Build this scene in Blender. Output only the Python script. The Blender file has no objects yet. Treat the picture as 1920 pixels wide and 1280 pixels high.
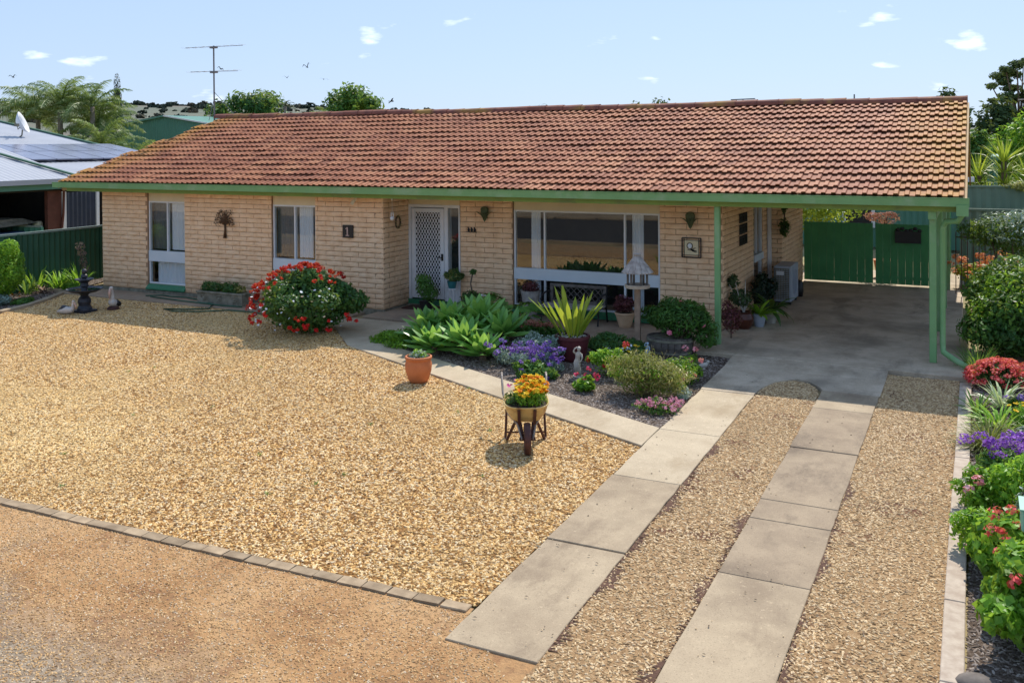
import bpy, math, random
import numpy as np
from mathutils import Vector, Matrix
rnd = random.Random(11)
npr = np.random.default_rng(7)
S = bpy.context.scene
C = S.collection
R_ = math.radians

# ------------------------------------------------------------------ camera
cam_d = bpy.data.cameras.new('camera'); cam = bpy.data.objects.new('camera', cam_d); C.objects.link(cam)
cam_d.sensor_width = 36; cam_d.lens = 33.063; cam_d.shift_y = -0.18345
cam_d.clip_start = .1; cam_d.clip_end = 6000
yaw, pit, rol = .46, -.0112, -.0072
f_ = Vector((-math.sin(yaw)*math.cos(pit), math.cos(yaw)*math.cos(pit), math.sin(pit)))
r_ = Vector((math.cos(yaw), math.sin(yaw), 0)); u_ = r_.cross(f_)
r2 = r_*math.cos(rol)+u_*math.sin(rol); u2 = -r_*math.sin(rol)+u_*math.cos(rol)
M = Matrix((r2, u2, -f_)).transposed().to_4x4(); M.translation = (0, 0, 3.3)
cam.matrix_world = M
S.camera = cam

# ------------------------------------------------------------------ world, sun, exposure
SUN_EL = R_(49)
w = bpy.data.worlds.new('World'); S.world = w; w.use_nodes = True
nt = w.node_tree; nt.nodes.clear()
def N(t, ty, **k):
    n = t.nodes.new(ty)
    for a, b in k.items(): setattr(n, a, b)
    return n
sky = N(nt, 'ShaderNodeTexSky'); sky.sky_type = 'NISHITA'; sky.sun_disc = False
sky.sun_elevation = SUN_EL; sky.sun_rotation = 0
sky.air_density = 1.0; sky.dust_density = .6; sky.ozone_density = 2.2; sky.altitude = 50
bg = N(nt, 'ShaderNodeBackground'); bg.inputs[1].default_value = .14
wo = N(nt, 'ShaderNodeOutputWorld')
# small fair-weather clouds: noise on the direction, kept to a low band of sky all round
tc = N(nt, 'ShaderNodeTexCoord')
mp = N(nt, 'ShaderNodeMapping'); mp.inputs['Scale'].default_value = (9.5, 9.5, 30); mp.inputs['Location'].default_value = (3.1, 1.7, .4)
nz = N(nt, 'ShaderNodeTexNoise'); nz.inputs['Scale'].default_value = 1.5; nz.inputs['Detail'].default_value = 7; nz.inputs['Roughness'].default_value = .5
cr = N(nt, 'ShaderNodeMapRange'); cr.inputs[1].default_value = .655; cr.inputs[2].default_value = .80; cr.inputs[3].default_value = 0; cr.inputs[4].default_value = .6
mx = N(nt, 'ShaderNodeMix', data_type='RGBA'); mx.inputs[7].default_value = (7.6, 7.8, 8.2, 1)
nt.links.new(tc.outputs['Generated'], mp.inputs[0]); nt.links.new(mp.outputs[0], nz.inputs[0])
nt.links.new(nz.outputs[0], cr.inputs[0]); nt.links.new(cr.outputs[0], mx.inputs[0])
gm_ = N(nt, 'ShaderNodeGamma'); gm_.inputs[1].default_value = .3; tn_ = N(nt, 'ShaderNodeMix', data_type='RGBA', blend_type='MULTIPLY'); tn_.inputs[0].default_value = 1; tn_.inputs[7].default_value = (1.42, 1.73, 2.26, 1)
nt.links.new(sky.outputs[0], gm_.inputs[0]); nt.links.new(gm_.outputs[0], tn_.inputs[6]); nt.links.new(tn_.outputs[2], mx.inputs[6]); nt.links.new(mx.outputs[2], bg.inputs[0]); nt.links.new(bg.outputs[0], wo.inputs[0])
sd = bpy.data.lights.new('sun', 'SUN'); sd.energy = 3.0; sd.angle = R_(.53); sd.color = (1, .93, .83)
so = bpy.data.objects.new('sun', sd); C.objects.link(so)
so.rotation_euler = (-(math.pi/2-SUN_EL), 0, 0); so.location = (0, 10, 30)   # light comes from +Y and above
S.view_settings.view_transform = 'Standard'; S.view_settings.look = 'None'
S.view_settings.exposure = .86; S.view_settings.gamma = 1
S.render.engine = 'CYCLES'
try:
    S.cycles.max_bounces = 6; S.cycles.diffuse_bounces = 4; S.cycles.transparent_max_bounces = 8; S.cycles.caustics_reflective = False; S.cycles.caustics_refractive = False
except Exception: pass

# ------------------------------------------------------------------ materials
def L(t, a, b): t.links.new(a, b)
def new_mat(name):
    m = bpy.data.materials.new(name); m.use_nodes = True; t = m.node_tree; t.nodes.clear()
    o = N(t, 'ShaderNodeOutputMaterial'); p = N(t, 'ShaderNodeBsdfPrincipled'); L(t, p.outputs[0], o.inputs[0])
    return m, t, p, o
def pos(t, scale=(1,1,1), obj=False):
    if obj: g = N(t, 'ShaderNodeTexCoord').outputs['Object']
    else: g = N(t, 'ShaderNodeNewGeometry').outputs['Position']
    m = N(t, 'ShaderNodeMapping'); m.inputs['Scale'].default_value = scale; L(t, g, m.inputs[0]); return m.outputs[0]
def noise(t, vec, scale, detail=4, rough=.55):
    n = N(t, 'ShaderNodeTexNoise'); n.inputs['Scale'].default_value = scale; n.inputs['Detail'].default_value = detail; n.inputs['Roughness'].default_value = rough
    L(t, vec, n.inputs['Vector']); return n.outputs[0]
def mapr(t, v, a, b, c=0, d=1):
    n = N(t, 'ShaderNodeMapRange'); n.inputs[1].default_value = a; n.inputs[2].default_value = b; n.inputs[3].default_value = c; n.inputs[4].default_value = d
    L(t, v, n.inputs[0]); return n.outputs[0]
def ramp(t, fac, stops):
    n = N(t, 'ShaderNodeValToRGB'); e = n.color_ramp.elements
    while len(e) < len(stops): e.new(.5)
    for k, (p, c) in enumerate(stops): e[k].position = p; e[k].color = (*c, 1)
    L(t, fac, n.inputs[0]); return n.outputs[0]
def mixc(t, fac, a, b, bt='MIX'):
    n = N(t, 'ShaderNodeMix', data_type='RGBA', blend_type=bt)
    for s, i in ((fac, 0), (a, 6), (b, 7)):
        if hasattr(s, 'links'): L(t, s, n.inputs[i])
        elif i == 0: n.inputs[0].default_value = s
        else: n.inputs[i].default_value = (*s, 1)
    return n.outputs[2]
def math_(t, op, a, b=0, c=None):
    n = N(t, 'ShaderNodeMath', operation=op)
    for i, s in enumerate((a, b) if c is None else (a, b, c)):
        if hasattr(s, 'links'): L(t, s, n.inputs[i])
        else: n.inputs[i].default_value = s
    return n.outputs[0]
def bump(t, p, h, strength=.4, dist=.01):
    b = N(t, 'ShaderNodeBump'); b.inputs['Strength'].default_value = strength; b.inputs['Distance'].default_value = dist
    L(t, h, b.inputs['Height']); L(t, b.outputs[0], p.inputs['Normal'])
def pbr(name, c1, c2=None, scale=4, rough=.7, bs=.3, bscale=60, bd=.004, metal=0, spec=.4, c3=None, sc3=.8, obj=False, var=0):
    m, t, p, o = new_mat(name); v = pos(t, obj=obj)
    c2 = c2 or tuple(x*.8 for x in c1)
    col = ramp(t, noise(t, v, scale), [(.34, c2), (.66, c1)])
    if c3: col = mixc(t, mapr(t, noise(t, v, sc3, 5, .6), .52, .68), col, c3)
    if var:
        oi = N(t, 'ShaderNodeObjectInfo'); h = N(t, 'ShaderNodeHueSaturation'); L(t, mapr(t, oi.outputs['Random'], 0, 1, 1-var, 1+var), h.inputs['Value']); L(t, col, h.inputs['Color']); col = h.outputs[0]
    L(t, col, p.inputs['Base Color']); p.inputs['Roughness'].default_value = rough; p.inputs['Metallic'].default_value = metal
    p.inputs['Specular IOR Level'].default_value = spec
    if bs: bump(t, p, noise(t, v, bscale, 3), bs, bd)
    return m
def leafm(name, dark, mid, light, trans=.3, rough=.45, spec=.35, gain=1.0):
    dark, mid, light = [tuple(min(.9, x*gain) for x in c) for c in (dark, mid, light)]
    m, t, p, o = new_mat(name)
    a = N(t, 'ShaderNodeAttribute'); a.attribute_name = 'tint'
    oi = N(t, 'ShaderNodeObjectInfo')
    f = math_(t, 'ADD', a.outputs['Fac'], mapr(t, oi.outputs['Random'], 0, 1, -.12, .12))
    f = math_(t, 'ADD', f, mapr(t, noise(t, pos(t), 3.5, 2), .3, .7, -.15, .15))
    col = ramp(t, f, [(0, dark), (.5, mid), (1, light)])
    L(t, col, p.inputs['Base Color']); p.inputs['Roughness'].default_value = rough; p.inputs['Specular IOR Level'].default_value = spec
    tr = N(t, 'ShaderNodeBsdfTranslucent'); L(t, mixc(t, .35, col, (.55, .65, .08), 'MIX'), tr.inputs[0])
    ms = N(t, 'ShaderNodeMixShader'); ms.inputs[0].default_value = trans
    L(t, p.outputs[0], ms.inputs[1]); L(t, tr.outputs[0], ms.inputs[2]); L(t, ms.outputs[0], o.inputs[0])
    return m
def chipm(name, stops, rough=.8):
    m, t, p, o = new_mat(name)
    oi = N(t, 'ShaderNodeObjectInfo')
    col = ramp(t, oi.outputs['Random'], stops)
    v = pos(t)
    col = mixc(t, mapr(t, noise(t, v, .5, 6, .7), .35, .7, 0, .55), col, tuple(x*.62 for x in stops[len(stops)//2][1]))
    col = mixc(t, mapr(t, noise(t, v, .22, 4, .6), .5, .66, 0, .25), col, tuple(min(.9, x*1.15+.05) for x in stops[len(stops)//2][1]))
    L(t, col, p.inputs['Base Color']); p.inputs['Roughness'].default_value = rough; p.inputs['Specular IOR Level'].default_value = .3
    return m
def glassm(name, tintc=(.85, .9, .9), refl=.35, dark=.0):
    m, t, p, o = new_mat(name); t.nodes.remove(p)
    tr = N(t, 'ShaderNodeBsdfTransparent'); tr.inputs[0].default_value = (*tintc, 1)
    gl = N(t, 'ShaderNodeBsdfGlossy'); gl.inputs['Roughness'].default_value = .015; gl.inputs[0].default_value = (1, 1, 1, 1)
    fr = N(t, 'ShaderNodeFresnel'); fr.inputs[0].default_value = 1.55
    gb = N(t, 'ShaderNodeNewGeometry'); k = math_(t, 'MULTIPLY', math_(t, 'ADD', math_(t, 'MULTIPLY', fr.outputs[0], 1.1), refl), math_(t, 'SUBTRACT', 1, gb.outputs['Backfacing']))
    ms = N(t, 'ShaderNodeMixShader'); L(t, k, ms.inputs[0]); L(t, tr.outputs[0], ms.inputs[1]); L(t, gl.outputs[0], ms.inputs[2]); L(t, ms.outputs[0], o.inputs[0])
    return m

MT = {}
def brick_mat():
    m, t, p, o = new_mat('painted_block'); v = pos(t)
    col = ramp(t, noise(t, v, 5, 5, .6), [(.3, (.78, .51, .30)), (.5, (.87, .60, .37)), (.7, (.92, .67, .44))])
    col = mixc(t, mapr(t, noise(t, pos(t, (.6, .6, 9)), 1.3, 4), .5, .75, 0, .22), col, (.42, .28, .17))
    sz = N(t, 'ShaderNodeSeparateXYZ'); L(t, v, sz.inputs[0])
    splash = math_(t, 'MULTIPLY', mapr(t, math_(t, 'ADD', sz.outputs[2], mapr(t, noise(t, v, 3, 5, .7), .3, .7, -.15, .15)), .05, .45, .5, 0), 1)
    col = mixc(t, splash, col, (.40, .24, .13))
    sp = mapr(t, noise(t, v, 55, 3, .7), .60, .68, 0, .35)
    col = mixc(t, sp, col, (.36, .22, .13))
    L(t, col, p.inputs['Base Color']); p.inputs['Roughness'].default_value = .85; p.inputs['Specular IOR Level'].default_value = .25
    bump(t, p, math_(t, 'ADD', noise(t, v, 28, 5, .7), math_(t, 'MULTIPLY', noise(t, v, 110, 2), .35)), .7, .012); return m
MT['brick'] = brick_mat()
MT['mortar'] = pbr('mortar', (.46, .30, .18), (.34, .21, .13), 9, .95, .6, 90)
def tile_mat():
    m, t, p, o = new_mat('concrete_roof_tile'); v = pos(t)
    sx = N(t, 'ShaderNodeSeparateXYZ'); L(t, v, sx.inputs[0])
    cx = math_(t, 'FLOOR', math_(t, 'DIVIDE', math_(t, 'ADD', sx.outputs[0], 40.17-.0), .294))
    cy = math_(t, 'FLOOR', math_(t, 'DIVIDE', math_(t, 'SUBTRACT', sx.outputs[1], 14.98), .2555))
    cb = N(t, 'ShaderNodeCombineXYZ'); L(t, cx, cb.inputs[0]); L(t, cy, cb.inputs[1])
    wn = N(t, 'ShaderNodeTexWhiteNoise'); L(t, cb.outputs[0], wn.inputs[0])
    col = ramp(t, wn.outputs[0], [(0, (.28, .098, .052)), (.35, (.37, .138, .070)), (.7, (.42, .168, .082)), (1, (.49, .225, .115))])
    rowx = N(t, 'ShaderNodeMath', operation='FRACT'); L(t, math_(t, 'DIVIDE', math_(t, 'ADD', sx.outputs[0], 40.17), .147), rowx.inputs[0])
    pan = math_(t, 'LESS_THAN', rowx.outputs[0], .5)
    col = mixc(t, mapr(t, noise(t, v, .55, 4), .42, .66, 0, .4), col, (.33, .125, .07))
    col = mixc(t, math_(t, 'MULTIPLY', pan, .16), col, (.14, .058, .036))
    col = mixc(t, mapr(t, noise(t, v, 22, 4, .7), .55, .75, 0, .32), col, (.13, .06, .045))
    col = mixc(t, mapr(t, noise(t, v, 60, 2, .7), .63, .70, 0, .7), col, (.55, .46, .34))
    col = mixc(t, mapr(t, noise(t, pos(t, (7, .45, .45)), 1.6, 5, .7), .56, .74, 0, .22), col, (.15, .07, .05))
    # lichen along both verges and the west end of the ridge
    r = mapr(t, sx.outputs[0], -1.5, -.25)
    lft = math_(t, 'SUBTRACT', mapr(t, math_(t, 'SUBTRACT', sx.outputs[0], math_(t, 'MULTIPLY', math_(t, 'SUBTRACT', sx.outputs[1], 15), .31)), -19.4, -18.0, 1, 0), 0)
    li = math_(t, 'MULTIPLY', math_(t, 'MAXIMUM', r, math_(t, 'MULTIPLY', lft, 1.1)), mapr(t, noise(t, v, 3.2, 6, .75), .33, .6))
    col = mixc(t, math_(t, 'MULTIPLY', li, .85), col, (.46, .25, .03))
    L(t, col, p.inputs['Base Color']); p.inputs['Roughness'].default_value = .75; p.inputs['Specular IOR Level'].default_value = .3
    bump(t, p, noise(t, v, 45, 4, .7), .5, .008); return m
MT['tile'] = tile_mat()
def conc(name, a, b, stain, k=.6):
    m, t, p, o = new_mat(name); v = pos(t)
    col = ramp(t, noise(t, v, 2.2, 6, .65), [(.3, b), (.62, a)])
    col = mixc(t, mapr(t, noise(t, v, .75, 5, .6), .5, .68, 0, k), col, stain)
    col = mixc(t, mapr(t, noise(t, v, 75, 4, .8), .54, .66, 0, .6), col, tuple(x*.5 for x in b))
    col = mixc(t, mapr(t, noise(t, v, 24, 4, .8), .58, .70, 0, .6), col, tuple(min(.8, x*1.35) for x in a))
    dk_ = mapr(t, noise(t, pos(t, (1.0, .45, 1)), 1.5, 7, .72), .53, .66, 0, .7); col = mixc(t, dk_, col, stain)
    L(t, col, p.inputs['Base Color']); p.inputs['Roughness'].default_value = .85; p.inputs['Specular IOR Level'].default_value = .25
    bump(t, p, noise(t, v, 120, 3, .7), .45, .005); return m
MT['conc'] = conc('weathered_concrete', (.44, .35, .235), (.33, .255, .17), (.21, .155, .105), .75)
MT['conc_dark'] = conc('stained_driveway_concrete', (.36, .28, .19), (.25, .19, .13), (.14, .105, .075), .85)
MT['conc_path'] = conc('path_concrete', (.52, .43, .30), (.42, .34, .235), (.33, .25, .155), .65)
MT['conc_slab'] = conc('carport_concrete', (.56, .46, .34), (.38, .30, .21), (.23, .19, .14), .8)
MT['porch'] = conc('porch_concrete', (.40, .30, .21), (.30, .22, .15), (.22, .16, .12), .5)
MT['green'] = pbr('sage_green_paint', (.19, .38, .16), (.165, .34, .14), 3, .5, .1, 40, c3=(.25, .40, .22), sc3=2.3)
MT['green_fascia'] = pbr('olive_green_fascia', (.20, .30, .06), (.17, .26, .05), 3, .55, .1, 40, c3=(.15, .20, .06), sc3=1.7)
MT['green_dk'] = pbr('dark_green_steel', (.075, .33, .12), (.06, .28, .10), 3, .5, .1, 30)
MT['green_fence'] = pbr('bottle_green_steel_fence', (.035, .115, .065), (.028, .095, .052), 2, .55, .1, 30)
MT['green_shed'] = pbr('teal_green_steel', (.09, .25, .19), (.08, .22, .165), 2, .5, .1, 30)
MT['green_teal'] = pbr('light_teal_steel', (.08, .27, .19), (.07, .23, .165), 2, .45, .1, 30)
MT['fence_sage'] = pbr('sage_grey_steel', (.17, .24, .17), (.14, .20, .145), 2, .6, .1, 30)
MT['sill'] = pbr('green_glazed_sill', (.05, .22, .11), (.04, .18, .09), 9, .35, .2, 30)
MT['white'] = pbr('white_aluminium', (.74, .76, .78), (.68, .70, .72), 5, .4, .05, 30)
MT['cream'] = pbr('cream_panel', (.72, .62, .40), (.66, .56, .36), 3, .6, .05, 30)
MT['panelw'] = pbr('pale_blue_panel', (.62, .68, .72), (.58, .64, .68), 3, .5, .05, 30)
MT['soffit'] = pbr('soffit_board', (.55, .42, .26), (.48, .36, .22), 3, .7, .05, 30)
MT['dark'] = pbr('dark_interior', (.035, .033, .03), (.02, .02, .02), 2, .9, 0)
MT['floorin'] = pbr('interior_carpet', (.10, .075, .055), (.07, .05, .04), 2, .9, 0)
MT['black'] = pbr('black_paint', (.015, .015, .016), (.01, .01, .011), 6, .4, .2, 40)
MT['glass'] = glassm('window_glass', (.93, .95, .95), .03)
MT['glass_big'] = glassm('big_window_glass', (.92, .94, .94), .04)
MT['curtain'] = leafm('lace_curtain', (.8, .82, .85), (.82, .84, .88), (.85, .87, .9), .04, .9, .1)
MT['sheer'] = pbr('grey_sheer_blind', (.16, .155, .15), (.12, .115, .11), 30, .9, 0)
# ------------------------------------------------------------------ mesh helpers
def gz(y):                                     # the front yard falls gently away from the house
    return -.06-.0177*(15-y) if y < 15 else -.06
def make_mesh(name, V, F, mats, tint=None, mi=None, smooth=False):
    V = np.asarray(V, dtype=np.float32); me = bpy.data.meshes.new(name)
    if isinstance(F, np.ndarray):
        n, k = F.shape; loops = F.ravel(); starts = np.arange(n)*k
    else:
        n = len(F); loops = np.fromiter((i for f in F for i in f), dtype=np.int32); lens = np.array([len(f) for f in F]); starts = np.concatenate([[0], np.cumsum(lens)[:-1]]) if n else np.array([])
    me.vertices.add(len(V)); me.vertices.foreach_set('co', V.ravel())
    me.loops.add(len(loops)); me.loops.foreach_set('vertex_index', loops.astype(np.int32))
    me.polygons.add(n); me.polygons.foreach_set('loop_start', starts.astype(np.int32))
    for m in (mats if isinstance(mats, (list, tuple)) else [mats]): me.materials.append(m)
    if mi is not None: me.polygons.foreach_set('material_index', np.asarray(mi, dtype=np.int32))
    me.polygons.foreach_set('use_smooth', np.full(n, bool(smooth)))
    me.update(calc_edges=True); me.validate()
    if tint is not None and len(me.polygons) == n:
        a = me.attributes.new('tint', 'FLOAT', 'FACE'); a.data.foreach_set('value', np.asarray(tint, dtype=np.float32))
    return me
def link(name, me, parent=None, loc=(0,0,0), rot=(0,0,0), sc=None):
    o = bpy.data.objects.new(name, me); C.objects.link(o); o.location = loc; o.rotation_euler = rot
    if sc is not None: o.scale = (sc,)*3 if isinstance(sc, (int, float)) else sc
    if parent: o.parent = parent
    return o
def tag(o, label=None, cat=None, group=None, kind=None):
    if label: o['label'] = label
    if cat: o['category'] = cat
    if group: o['group'] = group
    if kind: o['kind'] = kind
    return o
def thing(name, label, cat, loc=(0,0,0), rz=0, group=None):
    o = bpy.data.objects.new(name, None); C.objects.link(o); o.location = loc; o.rotation_euler = (0,0,rz); o.empty_display_size = .1
    return tag(o, label, cat, group)
def dup(root, loc, rz=0, sc=None, label=None, group=None):
    def cp(o, par):
        c = o.copy(); C.objects.link(c); c.parent = par
        for ch in kids.get(o.name, []): cp(ch, c)
        return c
    kids = {}
    for o in C.objects:
        if o.parent: kids.setdefault(o.parent.name, []).append(o)
    r = cp(root, None); r.location = loc; r.rotation_euler = (0,0,rz)
    if sc: r.scale = (sc,)*3
    if label: r['label'] = label
    if group: r['group'] = group
    return r
class MB:
    def __init__(s): s.V = []; s.F = []; s.T = []; s.I = []
    def add(s, V, F, tint=.5, mi=0):
        b = len(s.V); s.V.extend([tuple(v) for v in V]); s.F.extend([tuple(i+b for i in f) for f in F])
        s.T.extend([tint]*len(F)); s.I.extend([mi]*len(F)); return s
    def box(s, a, b, mi=0, tint=.5):
        x0,y0,z0 = a; x1,y1,z1 = b
        return s.add([(x0,y0,z0),(x1,y0,z0),(x1,y1,z0),(x0,y1,z0),(x0,y0,z1),(x1,y0,z1),(x1,y1,z1),(x0,y1,z1)],
            [(0,3,2,1),(4,5,6,7),(0,1,5,4),(1,2,6,5),(2,3,7,6),(3,0,4,7)], tint, mi)
    def prism(s, poly, z0, z1, mi=0, tint=.5):
        n = len(poly)
        zz = lambda z, p: z(p) if callable(z) else z
        V = [(p[0],p[1],zz(z0,p)) for p in poly]+[(p[0],p[1],zz(z1,p)) for p in poly]
        A = sum(poly[i][0]*poly[(i+1)%n][1]-poly[(i+1)%n][0]*poly[i][1] for i in range(n))
        F = [tuple(range(n,2*n)), tuple(range(n-1,-1,-1))]+[(i,(i+1)%n,n+(i+1)%n,n+i) for i in range(n)]
        if A < 0: F = [f[::-1] for f in F]
        return s.add(V, F, tint, mi)
    def tube(s, P, rad, n=8, mi=0, tint=.5, cap=True):
        P = [Vector(p) for p in P]; m = len(P)
        if not hasattr(rad, '__len__'): rad = [rad]*m
        up = Vector((0,0,1)); V = []; prev = None
        for i, p in enumerate(P):
            d = (P[min(i+1,m-1)]-P[max(i-1,0)]).normalized()
            if prev is None:
                a = d.cross(up if abs(d.z) < .9 else Vector((1,0,0))).normalized()
            else: a = (prev-d*prev.dot(d)).normalized()
            prev = a; b = d.cross(a)
            for k in range(n):
                t = 2*math.pi*k/n; V.append(p+(a*math.cos(t)+b*math.sin(t))*rad[i])
        F = [(i*n+k, i*n+(k+1)%n, (i+1)*n+(k+1)%n, (i+1)*n+k) for i in range(m-1) for k in range(n)]
        if cap: F += [tuple(range(n-1,-1,-1)), tuple(range((m-1)*n, m*n))]
        return s.add(V, F, tint, mi)
    def lathe(s, prof, n=20, c=(0,0,0), mi=0, tint=.5, cap=True, sx=1, sy=1):
        V = []
        for r, z in prof:
            for k in range(n):
                t = 2*math.pi*k/n; V.append((c[0]+r*math.cos(t)*sx, c[1]+r*math.sin(t)*sy, c[2]+z))
        m = len(prof)
        F = [(i*n+k, i*n+(k+1)%n, (i+1)*n+(k+1)%n, (i+1)*n+k) for i in range(m-1) for k in range(n)]
        if cap: F += [tuple(range(n-1,-1,-1)), tuple(range((m-1)*n, m*n))]
        return s.add(V, F, tint, mi)
    def ball(s, c, r, n=10, m=7, mi=0, tint=.5, sc=(1,1,1)):
        pr = [(r*math.sin(math.pi*i/m), -r*math.cos(math.pi*i/m)) for i in range(m+1)]
        pr[0] = (r*.05, pr[0][1]); pr[-1] = (r*.05, pr[-1][1])
        V = []; 
        for a, z in pr:
            for k in range(n):
                t = 2*math.pi*k/n; V.append((c[0]+a*math.cos(t)*sc[0], c[1]+a*math.sin(t)*sc[1], c[2]+z*sc[2]))
        F = [(i*n+k, i*n+(k+1)%n, (i+1)*n+(k+1)%n, (i+1)*n+k) for i in range(m) for k in range(n)]+[tuple(range(n-1,-1,-1)), tuple(range(m*n, (m+1)*n))]
        return s.add(V, F, tint, mi)
    def beam(s, a, b, wd, th, mi=0, tint=.5, upv=(0,0,1)):
        a = Vector(a); b = Vector(b); d = (b-a).normalized(); u = Vector(upv)
        if abs(d.dot(u)) > .95: u = Vector((0,1,0))
        x = d.cross(u).normalized()*wd/2; y = x.normalized().cross(d)*th/2
        V = [a-x-y, a+x-y, a+x+y, a-x+y, b-x-y, b+x-y, b+x+y, b-x+y]
        return s.add(V, [(0,1,2,3),(7,6,5,4),(0,4,5,1),(1,5,6,2),(2,6,7,3),(3,7,4,0)], tint, mi)
    def strap(s, base, az, el, ln, wd, droop, seg=5, fold=.25, mi=0, tint=.5, tipw=.0, belly=.45, basew=.5):
        # a strap or sword leaf: starts along az/el, bends down by droop, widest at belly, folded along its midrib
        p = Vector(base); V = []; st = ln/seg; e = el
        side = Vector((-math.sin(az), math.cos(az), 0))
        for i in range(seg+1):
            t = i/seg
            d = Vector((math.cos(az)*math.cos(e), math.sin(az)*math.cos(e), math.sin(e)))
            n = side.cross(d)
            wv = wd*((basew+(1-basew)*math.sin(min(1, t/belly)*math.pi/2)) if t < belly else (tipw+(1-tipw)*math.cos((t-belly)/(1-belly)*math.pi/2)**.9))/2
            wv = max(wv, .0015)
            V += [p-side*wv-n*(wv*fold*-1), p, p+side*wv-n*(wv*fold*-1)]
            p = p+d*st; e -= droop/seg
        F = []
        for i in range(seg):
            a = i*3; F += [(a, a+1, a+4, a+3), (a+1, a+2, a+5, a+4)]
        return s.add(V, F, tint, mi)
    def mesh(s, name, mats, smooth=False): return make_mesh(name, s.V, s.F, mats, s.T, s.I if isinstance(mats, (list, tuple)) else None, smooth)
    def obj(s, name, mats, parent=None, loc=(0,0,0), rot=(0,0,0), smooth=False, sc=None): return link(name, s.mesh(name, mats, smooth), parent, loc, rot, sc)
def shell(me_or_obj, th):
    o = me_or_obj; m = o.modifiers.new('thick', 'SOLIDIFY'); m.thickness = th; return o
def bevel(o, wd=.006, seg=1):
    m = o.modifiers.new('edge', 'BEVEL'); m.width = wd; m.segments = seg; m.limit_method = 'ANGLE'; return o

# leaves as small folded kites in the volume of lumpy ellipsoids
def leaf_arrays(lumps, n, size, asp=.45, shell_=.55, tlo=.15, thi=.85, up=.3, jit=.35, zmin=None, droop=0):
    lumps = np.array(lumps, dtype=float)          # cx cy cz rx ry rz
    vol = (lumps[:,3]*lumps[:,4]*lumps[:,5])**(2/3); pr = vol/vol.sum()
    k = npr.choice(len(lumps), n, p=pr); Lm = lumps[k]
    d = npr.normal(size=(n,3)); d /= np.linalg.norm(d, axis=1)[:,None]
    r = 1-(1-shell_)*npr.random(n)**1.4
    r *= 1+jit*(npr.random(n)-.6)*.6
    P = Lm[:,:3]+d*Lm[:,3:]*r[:,None]
    if zmin is not None: P[:,2] = np.maximum(P[:,2], zmin+npr.random(n)*.04)
    nn = d+npr.normal(size=(n,3))*.55+np.array([0,0,up]); nn /= np.linalg.norm(nn, axis=1)[:,None]
    a = np.cross(nn, npr.normal(size=(n,3))); a[:,2] += .15-droop; a -= nn*(a*nn).sum(1)[:,None]; a /= np.linalg.norm(a, axis=1)[:,None]+1e-9
    b = np.cross(nn, a); s = size*(.6+.8*npr.random(n))[:,None]
    V = np.stack([P-a*s*.5, P+b*s*asp*.5+a*s*.05+nn*s*.06, P+a*s*.5, P-b*s*asp*.5+a*s*.05+nn*s*.06], axis=1).reshape(-1,3)
    F = np.arange(n*4).reshape(-1,4)
    T = tlo+(thi-tlo)*npr.random(n)
    return V, F, T
def foliage(name, mat, parent, lumps, n, size, loc=(0,0,0), **k):
    V, F, T = leaf_arrays(lumps, n, size, **k)
    return link(name, make_mesh(name, V, F, mat, T), parent, loc)
def lumpy(c, rad, n, frac=.5, seed=0, zmin=None):
    r = random.Random(seed); out = [(*c, *[x*.82 for x in rad])]
    for _ in range(n):
        a = r.uniform(0, 2*math.pi); e = math.asin(r.uniform(-.35, 1)); f = r.uniform(.55, .85)
        q = r.uniform(.6, 1.1)*frac
        out.append((c[0]+rad[0]*f*math.cos(a)*math.cos(e), c[1]+rad[1]*f*math.sin(a)*math.cos(e), c[2]+rad[2]*f*math.sin(e), rad[0]*q, rad[1]*q, rad[2]*q))
    return out
def struct(name, mb, mat, **k): return tag(mb.obj(name, mat, **k), kind='structure')

# flowers: small shared meshes
def flower_mesh(name, mat, r=.03, petals=6, cup=.4, layers=1, tint=(.3,.8)):
    m = MB()
    for l in range(layers):
        for i in range(petals):
            a = 2*math.pi*(i+l*.5)/petals+rnd.uniform(-.15,.15); rr = r*(1-.28*l); e = cup+l*.35
            ca, sa = math.cos(a), math.sin(a); wv = rr*.42
            tip = (ca*rr*math.cos(e), sa*rr*math.cos(e), rr*math.sin(e)); md = (ca*rr*.55*math.cos(e), sa*rr*.55*math.cos(e), rr*.5*math.sin(e))
            m.add([(0,0,l*.004), (md[0]-sa*wv, md[1]+ca*wv, md[2]), tip, (md[0]+sa*wv, md[1]-ca*wv, md[2])], [(0,1,2,3)], rnd.uniform(*tint))
    return m.mesh(name, mat)
def cluster_mesh(name, mat, r=.04, n=26, s=.02, flat=.7, tint=(.1,.9)):   # head of many florets
    V, F, T = leaf_arrays([(0,0,0,r,r,r*flat)], n, s, asp=.9, shell_=.7, tlo=tint[0], thi=tint[1], up=.6)
    return make_mesh(name, V, F, mat, T)
def petalm(name, a, b, c, trans=.25): return leafm(name, a, b, c, trans, .6, .2)
def on_dome(c, rad, a, e, k=1.0):
    return Vector((c[0]+rad[0]*k*math.cos(a)*math.cos(e), c[1]+rad[1]*k*math.sin(a)*math.cos(e), c[2]+rad[2]*k*math.sin(e)))
def put_flowers(parent, meshes, pts, name='flower', base=(0,0,0)):
    for p in pts:
        o = link(name, rnd.choice(meshes), parent, tuple(Vector(p)-Vector(base)), (rnd.uniform(-.9,.3), rnd.uniform(-.5,.5), rnd.uniform(0,6.28)), rnd.uniform(.8,1.25))

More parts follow.
